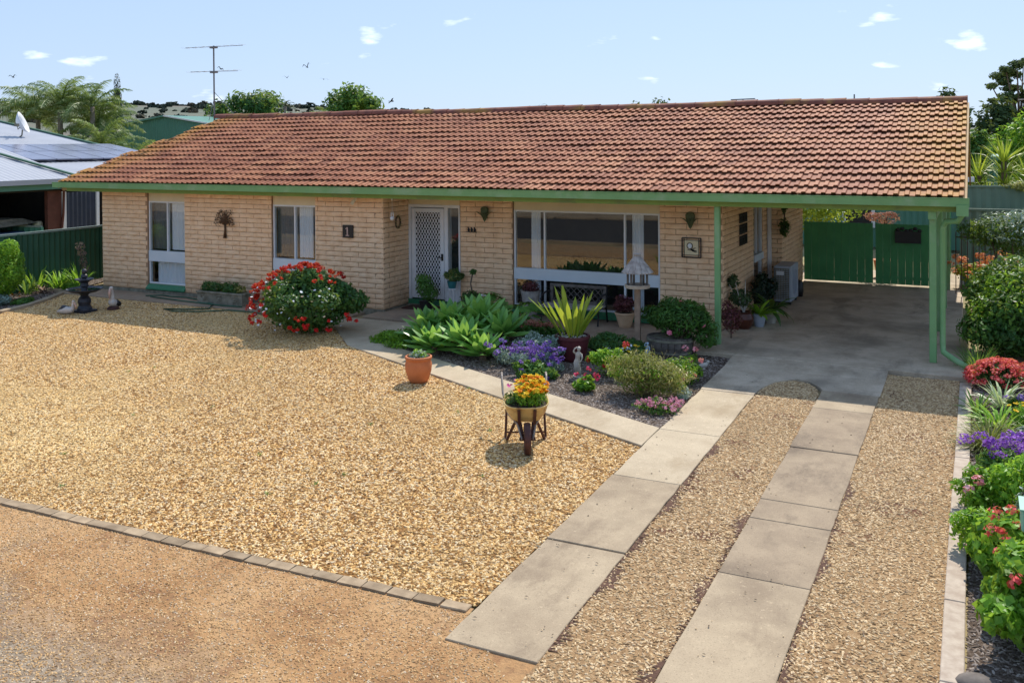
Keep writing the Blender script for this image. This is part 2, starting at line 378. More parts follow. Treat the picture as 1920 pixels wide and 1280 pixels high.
MT['leaf_dk'] = leafm('dark_leaves', (.012,.035,.012), (.028,.085,.022), (.06,.15,.035), .36, gain=1.45)
MT['leaf_mid'] = leafm('mid_green_leaves', (.02,.06,.012), (.05,.14,.025), (.11,.24,.045), .38, gain=1.45)
MT['leaf_lime'] = leafm('lime_leaves', (.05,.13,.012), (.13,.30,.02), (.27,.48,.045), .45, gain=1.35)
MT['leaf_grey'] = leafm('silver_leaves', (.16,.24,.20), (.27,.37,.32), (.42,.52,.46), .2)
MT['leaf_gold'] = leafm('gold_green_leaves', (.12,.14,.03), (.28,.29,.07), (.55,.48,.22), .3)
MT['leaf_gum'] = leafm('gum_leaves', (.022,.045,.022), (.05,.09,.04), (.11,.16,.07), .2, .8, .1)
MT['leaf_palm'] = leafm('palm_leaflets', (.04,.10,.02), (.11,.20,.05), (.34,.40,.20), .3)
MT['leaf_far'] = leafm('distant_leaves', (.03,.05,.03), (.05,.08,.04), (.09,.12,.06), .1)
MT['leaf_red'] = leafm('burgundy_leaves', (.05,.012,.014), (.12,.03,.035), (.2,.06,.07), .2)
MT['leaf_cypress'] = leafm('cypress_leaves', (.006,.018,.010), (.012,.034,.018), (.02,.05,.026), .05)
MT['agave'] = leafm('agave_leaf', (.08,.22,.06), (.15,.37,.08), (.28,.55,.12), .38, .35, .5)
MT['yucca'] = leafm('yellow_green_blades', (.12,.20,.02), (.24,.34,.03), (.45,.50,.05), .38, .4)
MT['bark'] = pbr('bark', (.16,.115,.08), (.09,.065,.045), 9, .9, .6, 40)
MT['barkpale'] = pbr('pale_bark', (.36,.30,.24), (.22,.18,.14), 6, .85, .5, 40)
MT['terracotta'] = pbr('terracotta', (.56,.19,.07), (.46,.145,.05), 6, .7, .2, 60)
MT['maroon'] = pbr('maroon_glaze', (.13,.03,.035), (.09,.02,.025), 8, .4, .25, 60)
MT['soil'] = pbr('potting_soil', (.05,.035,.025), (.025,.018,.013), 20, .95, .8, 60)
MT['wood'] = pbr('weathered_timber', (.36,.25,.18), (.24,.165,.12), 14, .85, .5, 60, obj=False)
MT['woodgrey'] = pbr('silvered_timber', (.46,.42,.38), (.24,.21,.19), 12, .85, .5, 60)
MT['woodcream'] = pbr('limed_timber', (.5,.42,.33), (.38,.3,.23), 12, .85, .4, 60)
MT['stonew'] = pbr('cast_stone', (.52,.49,.43), (.36,.33,.28), 14, .85, .5, 80)
MT['stoneg'] = pbr('mossy_concrete', (.27,.25,.19), (.14,.13,.09), 9, .9, .6, 60)
MT['rust'] = pbr('rusty_brown_paint', (.085,.03,.022), (.05,.018,.014), 14, .6, .3, 60)
MT['plastic_pelican'] = pbr('pelican_white', (.6,.56,.5), (.48,.44,.4), 12, .6, .2, 60)
MT['steelw'] = pbr('pale_corrugated_steel', (.40,.42,.46), (.35,.37,.41), .8, .5, .03, 30, spec=.4)
# ------------------------------------------------------------------ ground, gravel, concrete
g = MB()
xs = [-3000,-600,-120,-60,-40,-20,0,20,60,300,3000]; ys = [-3000,-300,-60,-8,1.0,2.5,15,40,120,600,3000]
def ght(x, y): return (gz(max(y,2.5)) if y > 1.2 else -.32)-.03
V = [(x, y, ght(x,y)) for y in ys for x in xs]; nx = len(xs)
F = [(j*nx+i, j*nx+i+1, (j+1)*nx+i+1, (j+1)*nx+i) for j in range(len(ys)-1) for i in range(nx-1)]
def groundmat():
    m, t, p, o = new_mat('dry_earth'); v = pos(t)
    col = ramp(t, noise(t, v, .35, 8, .65), [(.3, (.30,.20,.10)), (.5, (.34,.28,.14)), (.68, (.16,.17,.06))])
    L(t, col, p.inputs['Base Color']); p.inputs['Roughness'].default_value = .95; bump(t, p, noise(t, v, 40, 4), .5, .02); return m
MT['earth'] = groundmat()
g.add(V, F); struct('ground', g, MT['earth'])
def asphalt():
    return pbr('asphalt', (.065,.062,.06), (.045,.043,.042), 6, .9, .5, 90)
vg = MB()
for sx_ in range(60): vg.box((-60+2*sx_,-12.5,-.34),(-58.02+2*sx_,-8.6+2.0*math.sin(sx_*.14),-.24))
struct('far_kerb', vg, MT['conc'])
rd = MB(); rd.box((-120,-12,-.345),(120,1.6,-.315)); struct('road', rd, asphalt())
kb = MB(); kb.box((-120,1.62,-.34),(120,1.85,-.24)); struct('road_kerb', kb, MT['conc'])

def dirt_mat():
    m, t, p, o = new_mat('orange_dirt_and_grit'); v = pos(t)
    col = ramp(t, noise(t, v, 1.1, 8, .68), [(.28, (.20,.11,.06)), (.42, (.42,.23,.10)), (.58, (.55,.335,.16)), (.72, (.40,.28,.165))])
    sx = N(t, 'ShaderNodeSeparateXYZ'); L(t, v, sx.inputs[0])
    gx = math_(t, 'ADD', mapr(t, math_(t, 'ADD', math_(t, 'MULTIPLY', sx.outputs[0], .05), sx.outputs[1]), 4.9, 3.9, 0, 1), mapr(t, noise(t, v, .9, 5), .3, .7, -.35, .35))
    grey = ramp(t, noise(t, v, 14, 6, .75), [(.3, (.17,.125,.085)), (.55, (.36,.29,.21)), (.75, (.58,.50,.39))])
    col = mixc(t, mapr(t, gx, .2, .8), col, grey)
    col = mixc(t, mapr(t, noise(t, v, 1.9, 7, .75), .54, .66, 0, .7), col, (.24,.11,.055))
    col = mixc(t, mapr(t, noise(t, v, 9, 6, .8), .5, .66, 0, .5), col, (.20,.12,.07))
    col = mixc(t, mapr(t, noise(t, v, 55, 4, .75), .56, .66, 0, .6), col, (.14,.09,.05))
    L(t, col, p.inputs['Base Color']); p.inputs['Roughness'].default_value = .95; p.inputs['Specular IOR Level'].default_value = .2
    bump(t, p, noise(t, v, 45, 6, .75), .8, .02); return m
def under_mat(name, a, b, c, soilc, soil=.0, sc=1.2):
    m, t, p, o = new_mat(name); v = pos(t)
    col = ramp(t, noise(t, v, 38, 5, .75), [(.3, c), (.5, b), (.72, a)])
    if soil: col = mixc(t, mapr(t, noise(t, v, sc, 5, .65), soil, soil+.08, 0, .9), col, soilc)
    L(t, col, p.inputs['Base Color']); p.inputs['Roughness'].default_value = .95; p.inputs['Specular IOR Level'].default_value = .2
    bump(t, p, noise(t, v, 60, 4, .7), .9, .02); return m
MT['dirt'] = dirt_mat()
def scatter_group(key, chip, dens, s, thr=None, nsc=1.0, seed=1):
    ng = bpy.data.node_groups.new(key, 'GeometryNodeTree')
    ng.interface.new_socket('Geometry', in_out='INPUT', socket_type='NodeSocketGeometry'); ng.interface.new_socket('Geometry', in_out='OUTPUT', socket_type='NodeSocketGeometry')
    gi = ng.nodes.new('NodeGroupInput'); go = ng.nodes.new('NodeGroupOutput')
    dp = ng.nodes.new('GeometryNodeDistributePointsOnFaces'); dp.inputs['Density'].default_value = dens; dp.inputs['Seed'].default_value = seed
    ico = ng.nodes.new('GeometryNodeMeshIcoSphere'); ico.inputs['Radius'].default_value = .5; ico.inputs['Subdivisions'].default_value = 1
    sm = ng.nodes.new('GeometryNodeSetMaterial'); sm.inputs['Material'].default_value = chip
    iop = ng.nodes.new('GeometryNodeInstanceOnPoints'); jg = ng.nodes.new('GeometryNodeJoinGeometry')
    rv = ng.nodes.new('FunctionNodeRandomValue'); rv.data_type = 'FLOAT_VECTOR'; rv.inputs[0].default_value = (-.35,-.35,0); rv.inputs[1].default_value = (.35,.35,6.28)
    sv = ng.nodes.new('FunctionNodeRandomValue'); sv.data_type = 'FLOAT_VECTOR'; sv.inputs[0].default_value = (s[0]*.55, s[1]*.55, s[2]*.6); sv.inputs[1].default_value = (s[0]*1.4, s[1]*1.3, s[2]*1.5); sv.inputs['Seed'].default_value = 5
    k = ng.links.new
    k(gi.outputs[0], dp.inputs['Mesh']); k(ico.outputs['Mesh'], sm.inputs['Geometry']); k(dp.outputs['Points'], iop.inputs['Points']); k(sm.outputs[0], iop.inputs['Instance'])
    k(rv.outputs[0], iop.inputs['Rotation']); k(sv.outputs[0], iop.inputs['Scale']); k(gi.outputs[0], jg.inputs[0]); k(iop.outputs[0], jg.inputs[0]); k(jg.outputs[0], go.inputs[0])
    if thr:
        ps = ng.nodes.new('GeometryNodeInputPosition'); nn = ng.nodes.new('ShaderNodeTexNoise'); nn.inputs['Scale'].default_value = nsc; nn.inputs['Detail'].default_value = 4
        mr = ng.nodes.new('ShaderNodeMapRange'); mr.inputs[1].default_value = thr[0]; mr.inputs[2].default_value = thr[1]; mr.inputs[3].default_value = thr[2]*dens; mr.inputs[4].default_value = dens
        k(ps.outputs[0], nn.inputs['Vector']); k(nn.outputs[0], mr.inputs[0]); k(mr.outputs[0], dp.inputs['Density'])
    return ng
def gravel(name, poly, base, grp, dz=0):
    m = MB(); m.add([(x, y, gz(y)+dz) for x, y in poly], [tuple(range(len(poly)))])
    if m.mesh('t', base).polygons[0].normal.z < 0: m.F = [m.F[0][::-1]]
    o = m.obj(name, base); tag(o, kind='stuff'); md = o.modifiers.new('chips', 'NODES'); md.node_group = grp; return o
YEL = [(0,(.10,.042,.012)),(.24,(.36,.165,.042)),(.44,(.71,.42,.135)),(.65,(.83,.565,.24)),(.86,(.90,.745,.48)),(1,(.34,.17,.06))]
TAN = [(0,(.16,.085,.035)),(.22,(.44,.28,.13)),(.5,(.68,.48,.25)),(.8,(.82,.64,.40)),(1,(.34,.21,.11))]
DRT = [(0,(.22,.11,.045)),(.25,(.42,.24,.095)),(.55,(.58,.35,.14)),(.82,(.66,.46,.24)),(.94,(.72,.60,.44)),(1,(.16,.10,.06))]
MUL = [(0,(.035,.022,.016)),(.3,(.10,.07,.05)),(.6,(.24,.19,.155)),(.85,(.46,.40,.35)),(1,(.16,.12,.10))]
c_y = chipm('yellow_gravel_chips', YEL); c_t = chipm('tan_gravel_chips', TAN); c_m = chipm('bark_mulch_chips', MUL, .9)
m_y = under_mat('yellow_gravel_bed', (.50,.28,.10), (.30,.15,.048), (.10,.045,.015), (.3,.12,.06))
m_t = under_mat('tan_gravel_bed', (.58,.40,.22), (.38,.24,.12), (.16,.085,.035), (.13,.055,.035), .57, 1.4)
m_m = under_mat('mulch_bed', (.28,.22,.18), (.10,.07,.05), (.03,.02,.015), (.03,.02,.015))
YARD = [(-3.42,5.7),(-3.42,6.24),(-8.66,6.12),(-14,6.4),(-22,6.6),(-22,9),(-18.05,11.2),(-17.92,12.5),(-18.05,13.4),(-18.6,14.6),(-11.6,14.62),(-10.9,14.3),(-9.9,13.3),(-9.52,12.92),(-8.75,12.53),(-3.42,10.10)]
YARD = YARD[1:]
gravel('yellow_gravel', YARD, m_y, scatter_group('yellow_chips', c_y, 2500, (.044,.023,.018)))
g_t = scatter_group('tan_chips', c_t, 2900, (.036,.019,.015), (.36,.6,.25), 1.3, 3)
gravel('driveway_gravel', [(-2.68,5.2),(-1.89,4.3),(-1.89,12.9),(-1.97,13.3),(-2.1,13.52),(-2.3,13.62),(-2.45,13.55),(-2.6,13.3),(-2.68,12.9)], m_t, g_t, .004)
gravel('side_gravel', [(-1.17,4.3),(-.23,4.3),(-.23,14.46),(-1.17,14.46)], m_t, g_t, .004)
struct('verge', MB().add([(x,y,gz(y)) for x,y in [(-40,2.4),(6,2.4),(6,4.4),(-.1,4.6),(-.1,5.2),(-1.17,5.2),(-1.17,4.5),(-1.89,4.5),(-1.89,5.8),(-2.68,5.8),(-3.4,5.8),(-3.42,6.2),(-8.66,6.06),(-14,6.3),(-40,7.2)]], [tuple(range(15))]), MT['dirt'])
gravel('verge_grit', [(-22,2.6),(4,2.6),(4,4.3),(-1.89,4.6),(-3.42,6.1),(-8.66,5.98),(-22,6.4)], MT['dirt'], scatter_group('grit_chips', chipm('dirt_chips', DRT), 4200, (.022,.013,.010), (.40,.60,.15), .9, 9), .004)
gm = scatter_group('mulch_chips', c_m, 1500, (.06,.02,.010), None, 1, 4)
gravel('bark_mulch', [(-9.25,14.82),(-9.05,13.5),(-8.45,13.0),(-7.6,12.65),(-3.42,10.80),(-3.42,14.5),(-3.95,14.82)], m_m, gm, .0)
gravel('side_bed_mulch', [(-.07,4.3),(3,4.3),(3,14.44),(-.07,14.44)], m_m, gm, .0)
gravel('fence_bed_mulch', [(-18.15,11.2),(-18.0,12.5),(-18.15,13.4),(-18.75,14.6),(-19.9,15.4),(-19.9,17.5),(-19.86,17.5),(-19.86,8),(-19,8)], m_m, scatter_group('mulch_chips_left', c_m, 700, (.06,.025,.012), None, 1, 6), .01)
# red soil spilling along the edges of the strips
def soil_strip(name, pts, wdt, seed):
    r = random.Random(seed); m = MB(); n = 420; top=[]; bot=[]
    (x0,y0),(x1,y1) = pts
    for i in range(n+1):
        t=i/n; x=x0+(x1-x0)*t; y=y0+(y1-y0)*t; q=(1 if wdt>0 else -1)*max(.003, abs(wdt)*(.35+.8*math.sin(i*.063+seed)*math.sin(i*.021)+r.uniform(-.55,.55)))
        top.append((x,y,gz(y)+.012)); bot.append((x+q,y,gz(y)+.007))
    m.add(top+bot,[(i,i+1,n+2+i,n+1+i) for i in range(n)]); return tag(m.obj(name, MT['redsoil']), kind='stuff')
MT['redsoil'] = pbr('dark_red_soil', (.13,.065,.04), (.07,.035,.022), 18, .95, .8, 70)
soil_strip('red_soil', [(-2.675,5.9),(-2.675,10.5)], .10, 1); soil_strip('red_soil', [(-1.165,5.2),(-1.165,10)], .06, 2); soil_strip('red_soil', [(-1.895,5.2),(-1.895,8.9)], -.09, 3)

# concrete
dw = thing('driveway', None, None); dw['kind'] = 'structure'
def slab(parent, x0, x1, y0, y1, mat, r, thick=.1, lift=.022):
    m = MB(); a, b, c, d = [r.uniform(-.004,.004) for _ in range(4)]; e = .004
    nseg = 7
    def edge(xc, ya, yb): return [(xc+r.uniform(-.006,.006), ya+(yb-ya)*i/nseg) for i in range(nseg+1)]
    poly = edge(x0, y1-e, y0+e)+edge(x1, y0+e, y1-e)
    m.prism(poly, lambda p: gz(p[1])-thick, lambda p: gz(p[1])+lift+a)
    o = m.obj('slab', mat, parent); bevel(o, .005); return o
r0 = random.Random(5)
for y0, y1, mm in ((10.77,12.62,'conc_path'),(9.16,10.77,'conc_path'),(7.5,9.16,'conc'),(5.72,7.5,'conc')):
    slab(dw, -3.40, -2.68, y0, y1, MT[mm], r0, lift=.022 if y0 > 6 else .014)
for y0, y1, mm in ((12.36,13.2,'conc'),(10.76,12.36,'conc_dark'),(9.16,10.76,'conc_dark'),(8.68,9.16,'conc_dark'),(7.51,8.68,'conc_dark'),(4.6,7.51,'conc')):
    slab(dw, -1.89, -1.17, y0, y1, MT[mm], r0)
ap = MB(); ap.prism([(-3.41,12.63),(-2.69,12.63),(-2.66,13.0),(-2.55,13.4),(-2.3,13.66),(-2.1,13.56),(-1.95,13.36),(-1.885,13.21),(-1.16,13.21),(-1.16,14.02),(-3.41,14.02)], lambda p: gz(p[1])-.1, lambda p: gz(p[1])+.024)
bevel(ap.obj('slab', MT['conc_slab'], dw), .006)
ap = MB(); ap.prism([(-3.41,14.03),(-1.16,14.03),(-1.16,14.49),(-3.41,14.55)], lambda p: gz(p[1])-.1, lambda p: gz(p[1])+.026+(p[1]-14.03)*.07)
bevel(ap.obj('slab', MT['conc_slab'], dw), .006)
cs = MB(); cs.prism([(-4.0,14.57),(-3.41,14.56),(-1.16,14.50),(-.06,14.46),(-.06,16.5),(-.25,16.6),(-.3,25.5),(-4.0,25.5)], -.25, 0.0)
bevel(struct('carport_floor', cs, MT['conc_slab']), .01)
ps = MB(); ps.prism([(-10.6,14.86),(-4.01,14.84),(-4.01,16.7),(-10.48,16.7),(-10.48,15.46),(-10.6,15.46)], -.25, .0)
bevel(struct('porch_floor', ps, MT['porch']), .01)
pt = MB(); pt.prism([(-10.9,14.84),(-9.27,14.84),(-9.07,13.5),(-8.47,13.02),(-7.62,12.67),(-3.415,10.81),(-3.415,10.13),(-8.75,12.55),(-9.52,12.92),(-9.9,13.3),(-10.9,14.3)], lambda p: gz(p[1])-.1, lambda p: gz(p[1])+.022)
bevel(struct('garden_path', pt, MT['conc_path']), .006)
st = MB(); st.prism([(-19.3,14.62),(-18.4,14.60),(-10.93,14.62),(-10.93,15.43),(-18.4,15.43),(-19.3,15.6)], -.2, -.035)
bevel(struct('house_path', st, MT['porch']), .006)
# edging
def edging(parent, pts, w, h0, h1, mat, name, seg=None):
    for (a, b) in zip(pts[:-1], pts[1:]):
        m = MB(); a = Vector((*a, gz(a[1])+(h0+h1)/2)); b = Vector((*b, gz(b[1])+(h0+h1)/2)); d = (b-a).normalized()*.004
        m.beam(a+d, b-d, w, h1-h0); bevel(m.obj(name, mat, parent), .006)
eb = tag(thing('brick_edging', None, None), kind='structure'); del_ = None
bx = -3.56; k = 0; rb = random.Random(3)
MT['paver'] = pbr('grey_brown_paver', (.40,.30,.19), (.25,.18,.11), 7, .9, .5, 60, var=.22)
pave = [MB().box((-.112,-.055,-.06),(.112,.055,.014)).mesh('paver', MT['paver']) for _ in range(1)]
while bx > -16:
    yb = 6.19-.027*(bx+3.4)*-1*0+(-.0269)*(bx+3.45)*-1
    yb = 6.17+(-(bx+3.45))*(-.0269)+ .028*max(0, (-bx-6))**1.3*.35
    o = link('paver', pave[0], eb, (bx, yb, gz(yb)+rb.uniform(0,.008)), (rb.uniform(-.03,.03), rb.uniform(-.02,.02), .03+rb.uniform(-.03,.03))); bevel(o, .006) if k == 0 else None
    bx -= .235; k += 1
ke = tag(thing('side_bed_edging', None, None), kind='structure')
edging(ke, [(-.155,4.5),(-.155,6.6),(-.16,7.75),(-.16,9.0),(-.16,10.25),(-.155,11.1),(-.155,11.6),(-.155,12.2),(-.155,12.8),(-.155,14.3)], .145, -.12, .035, MT['woodcream'], 'sleeper')
kl = tag(thing('fence_bed_kerb', None, None), kind='structure')
edging(kl, [(-19.2,8.8),(-18.3,10.4),(-17.95,11.6),(-17.9,12.5),(-18.0,13.2),(-18.3,13.9),(-18.65,14.55)], .13, -.08, .06, MT['conc'], 'kerb_piece')

# ------------------------------------------------------------------ the house
house = thing('brick_house', 'long single storey cream block house with red tiled roof and green gutter', 'house', (-9.5, 15.4, 0))
HB = Vector((-9.5, 15.4, 0))
def hp(name, mb, mat, parent=None, **k):
    o = mb.obj(name, mat, parent or house, **k)
    if parent is None: o.location = -HB
    return o
CAMP = Vector((0,0,3.3))
bricks = []     # (score, kind, wall, origin matrix, length)
walls = {}
def wall(p0, dr, nm, ln, z0=.035, ncourse=22, off=0, open_=()):
    dr = Vector(dr); nm = Vector(nm); p0 = Vector(p0)
    m = MB(); a = p0-nm*.012; b = a+dr*ln; c = b-nm*.2; d = a-nm*.2
    m.prism([(v.x, v.y) for v in (a, b, c, d)], z0-.03, z0+ncourse*.1+.03)
    w_ = hp('wall', m, MT['mortar'])
    for cidx in range(ncourse):
        zc = z0+cidx*.1; x = -(.2 if cidx % 2 else 0)-off
        while x < ln-.02:
            s0 = max(x, 0)+.006; s1 = min(x+.4, ln)-.006
            if s1-s0 > .05:
                ctr = p0+dr*((s0+s1)/2)+Vector((0,0,zc+.05)); v = CAMP-ctr; dist = v.length
                area = (s1-s0)*.09*abs(v.normalized().dot(nm))/dist**2
                bricks.append((area if v.dot(nm) > 0 else 0, w_, p0+dr*s0+Vector((0,0,zc+.006)), dr, nm, s1-s0))
            x += .4
    return w_
def brick_verts(ln, r, ht=.088):
    # rough split face, thicker in the middle
    V = []; nx = 4
    for j, z in enumerate((0, ht*.28, ht*.72, ht)):
        for i in range(nx+1):
            u = ln*i/nx; e = (j in (0,3)) or (i in (0,nx))
            dpt = r.uniform(-.002,.003) if e else r.uniform(.006,.013)
            zz = z+(r.uniform(-.003,.003) if j in (0,3) else 0); uu = u+(r.uniform(-.003,.003) if i in (0,nx) else 0)
            V.append((uu, dpt, zz))
    n0 = len(V); ring = [0,1,2,3,4,9,14,19,18,17,16,15,10,5]
    for k in ring: V.append((V[k][0], -.014, V[k][2]))
    F = [(j*5+i, j*5+i+1, (j+1)*5+i+1, (j+1)*5+i) for j in range(3) for i in range(4)]
    nr = len(ring)
    F += [(ring[(k+1)%nr], ring[k], n0+k, n0+(k+1)%nr) for k in range(nr)]
    return V, F
WY, DY, CX = 15.44, 16.37, -4.0
wall((-18.36,WY,0),(1,0,0),(0,-1,0),1.45)
wall((-15.77,WY,0),(1,0,0),(0,-1,0),2.47, off=.21)
wall((-12.16,WY,0),(1,0,0),(0,-1,0),1.67, off=.13)
wall((-10.49,WY,0),(0,1,0),(1,0,0),.93, off=.2)
wall((-9.28,DY,0),(1,0,0),(0,-1,0),1.17, off=.05)
wall((-5.15,DY,0),(1,0,0),(0,-1,0),1.15, off=.1)
wall((CX,DY,0),(0,1,0),(1,0,0),2.5, off=.2)
wall((CX,19.76,0),(0,1,0),(1,0,0),.5)
wall((CX,20.26,0),(1,0,0),(0,-1,0),.3)
wall((CX+.3,20.26,0),(0,1,0),(1,0,0),2.6, off=.1)
# bricks below the first two windows
wall((-16.91,WY+.02,0),(1,0,0),(0,-1,0),1.14, ncourse=1, off=.1); wall((-13.30,WY+.02,0),(1,0,0),(0,-1,0),1.14, ncourse=1, off=.3)
# hidden sides
hs = MB(); hs.box((-18.36,15.66,0),(-18.14,23,2.28)); hs.box((-18.14,22.8,0),(-3.9,23,2.28)); hs.box((-18.13,15.66,-.03),(-10.75,22.8,-.004)); hs.box((-10.74,16.72,-.03),(-4.25,22.8,-.004)); hp('wall', hs, MT['mortar'])
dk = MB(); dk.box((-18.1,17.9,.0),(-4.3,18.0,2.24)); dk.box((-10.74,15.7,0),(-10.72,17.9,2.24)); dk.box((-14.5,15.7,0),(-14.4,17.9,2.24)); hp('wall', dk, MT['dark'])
bricks.sort(key=lambda b: -b[0])
bm_cache = {}
rbk = random.Random(21); rest = {}
for i, (sc, w_, o3, dr, nm, ln) in enumerate(bricks):
    # local frame: x = along, y = outward, z = up ; outward x along may be mirrored, so build verts directly
    q = round(ln*50)/50
    def xf(V): return [o3+dr*v[0]*(ln/q)+nm*v[1]+Vector((0,0,v[2])) for v in V]
    flip = dr.cross(nm).z < 0     # handedness
    if i < 300:
        key = (q, rbk.randrange(3), flip)
        if key not in bm_cache:
            V, F = brick_verts(q, rbk)
            if flip: V = [(v[0], -v[1], v[2]) for v in V]
            else: F = [f[::-1] for f in F]
            bm_cache[key] = make_mesh('brick', V, F, MT['brick'])
        o = link('brick', bm_cache[key], w_, tuple(o3), (0,0,math.atan2(dr.y, dr.x)), (ln/q,1,1))
    else:
        V, F = brick_verts(q, rbk)
        if not flip: F = [f[::-1] for f in F]
        rest.setdefault(w_.name, (w_, MB()))[1].add(xf(V), F)
for w_, mb in rest.values(): tag(mb.obj('brickwork', MT['brick'], w_), kind='stuff')
pl = MB(); pl.box((-18.38,15.41,-.1),(-10.47,15.60,.03)); pl.box((-10.6,15.45,-.1),(-10.465,16.36,.03)); hp('plinth', pl, MT['stoneg'])

# roof deck (closed body), tiles, caps
EY, EZ, RY, RZ = 15.02, 2.46, 19.06, 4.0; SL = (RZ-EZ)/(RY-EY); BY = RY+(RY-EY)
def xl(y): return -19.33+(min(y, 2*RY-y)-EY)/(RY-EY)*1.25
rf = MB()
xr = -.2
prof = [(EY+.06, 2.262), (EY+.06, EZ-.015), (RY, RZ-.03), (BY-.06, EZ-.015), (BY-.06, 2.262)]
V = [(xl(y)+.06, y, z) for y, z in prof]+[(xr, y, z) for y, z in prof]
rf.add(V, [(0,1,2,3,4), (9,8,7,6,5)]+[(i, i+5, (i+1)%5+5, (i+1)%5) for i in range(5)])
MT['gable'] = pbr('tan_gable_board', (.42,.28,.12), (.34,.22,.09), 5, .75, .2, 40)
roof = hp('roof', rf, MT['gable'])
NR = 16; GA = math.hypot(RY-EY, RZ-EZ)/NR; TH = math.atan(SL); TW = .294
def tile_verts(r):
    P = [(0,.002),(.006,.0),(.070,.0),(.082,.024),(.135,.024),(.147,.001),(.217,.0),(.229,.024),(.283,.024),(.2935,.006)]   # two pans, two flat-topped rolls
    Ltile = GA+.05; V = []
    for s, lift in ((-.028, .044), (Ltile-.03, .002)):
        for x, h in P: V.append((x-.147, s, h+lift+r.uniform(-.0015,.0015)))
    for x, h in P: V.append((x-.147, -.024, h+.044-.018))
    n = len(P)
    F = [(i, i+1, n+i+1, n+i) for i in range(n-1)]+[(2*n+i, 2*n+i+1, i+1, i) for i in range(n-1)]+[(0, n, 2*n), (n-1, 3*n-1, 2*n-1)]
    return V, F
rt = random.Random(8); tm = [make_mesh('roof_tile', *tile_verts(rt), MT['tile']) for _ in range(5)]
tiles = []
for row in range(NR):
    d0 = row*GA; y = EY+d0*math.cos(TH); z = EZ+d0*math.sin(TH); x = xr+.03-TW/2
    while x-TW/2 > xl(y+GA*.5)-.18:
        tiles.append(((Vector((x,y,z))-CAMP).length, x, y, z, row)); x -= TW
tiles.sort(key=lambda t: t[0])
restm = MB()
for i, (_, x, y, z, row) in enumerate(tiles):
    jx, jz, rz = rt.uniform(-.004,.004), rt.uniform(-.004,.007)+.006*math.sin(x*2.1+row), rt.uniform(-.018,.018)
    if i < 300: link('roof_tile', tm[i % 5], roof, (x+jx, y, z+jz), (TH, 0, rz))
    else:
        V, F = tile_verts(rt); c, s = math.cos(TH), math.sin(TH)
        restm.add([(x+jx+v[0], y+v[1]*c-v[2]*s, z+jz+v[1]*s+v[2]*c) for v in V], F)
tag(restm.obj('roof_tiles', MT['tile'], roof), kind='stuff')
rm = MB()   # ridge
cp = []
for i in range(9):
    a = math.pi*i/8; cp.append((math.cos(a)*.13, math.sin(a)*.115-.03))
capm = []; MT['ridgecap'] = pbr('ridge_cap_tile', (.27,.095,.06), (.17,.06,.042), 6, .8, .5, 60, c3=(.36,.20,.05), sc3=1.6)
for vnt in range(4):
    m = MB(); V = []
    for xx, s in ((-.215, .93), (.2, 1.0), (.235, 1.04)):
        for a, b in cp: V.append((xx, a*s, b*s+rt.uniform(-.004,.004)))
    m.add(V, [(j*9+i, j*9+i+1, (j+1)*9+i+1, (j+1)*9+i) for j in range(2) for i in range(8)]+[tuple(range(18,27)), tuple(range(8,-1,-1))])
    capm.append(m.mesh('ridge_cap', MT['ridgecap'] if 'ridgecap' in MT else MT['tile']))
x = xr-.2; i = 0
while x > -18.2:
    link('ridge_cap', capm[i%4], roof, (x, RY, RZ+.03+rt.uniform(-.006,.006)+.012*math.sin(x*1.3)), (0, rt.uniform(-.01,.01), rt.uniform(-.012,.012))); x -= .42; i += 1
aw = MB(); aw.box((-17,22.9,2.24),(-.4,24.7,2.30)); aw.obj('sun_block_sheet', MT['gable'], roof)  # unseen sheet added behind the roof to keep sun off the carport floor
# back slope as one sheet of tile-coloured decking, barge boards
bk = MB(); bk.add([(xl(RY), RY, RZ+.01), (xr+.03, RY, RZ+.01), (xr+.03, BY, EZ+.01), (xl(BY), BY, EZ+.01)], [(0,1,2,3)]); o = bk.obj('roof_sheet', MT['tile'], roof)
bb = MB()
for s in (1, -1):
    ya = RY; yb = EY-.02 if s == 1 else BY+.02
    bb.beam((xr+.045, ya, RZ-.10), (xr+.045, yb, EZ-.10), .16, .03, upv=(1,0,0)); 
bb.beam((xl(RY)-.02, RY, RZ-.08), (xl(EY)-.02, EY, EZ-.08), .03, .14)
bb.obj('barge_board', MT['gable'], roof)
# gutter: a box channel with rolled front lip, fascia below
gt = MB()
gp = [(0,0),(-.115,0),(-.125,.115),(-.135,.118),(-.135,.128),(-.118,.128),(-.108,.012),(-.006,.012),(-.006,.12),(0,.12)]
V = [(x, EY+.035+p[0], 2.335+p[1]) for x in (-19.42, -.11) for p in gp]; n = len(gp)
gt.add(V, [(i, (i+1)%n, n+(i+1)%n, n+i) for i in range(n)]+[tuple(range(n-1,-1,-1)), tuple(range(n, 2*n))])
hp('gutter', gt, MT['green'])
fa = MB(); fa.box((-19.1,15.075,2.25),(-.24,15.105,2.46)); fa.box((-19.1,15.11,2.25),(-19.07,23,2.46)); fa.box((-.27,15.11,2.25),(-.24,23,2.46)); hp('fascia', fa, MT['green_fascia'])
sf = MB(); sf.box((-19.06,15.11,2.252),(-.28,23,2.262)); hp('soffit', sf, MT['soffit'])
ve = MB()
for vx in (-17.7,-15.4,-14.4,-11.9): ve.box((vx,15.25,2.244),(vx+.25,15.33,2.2515))
hp('soffit_vent', ve, MT['black'])
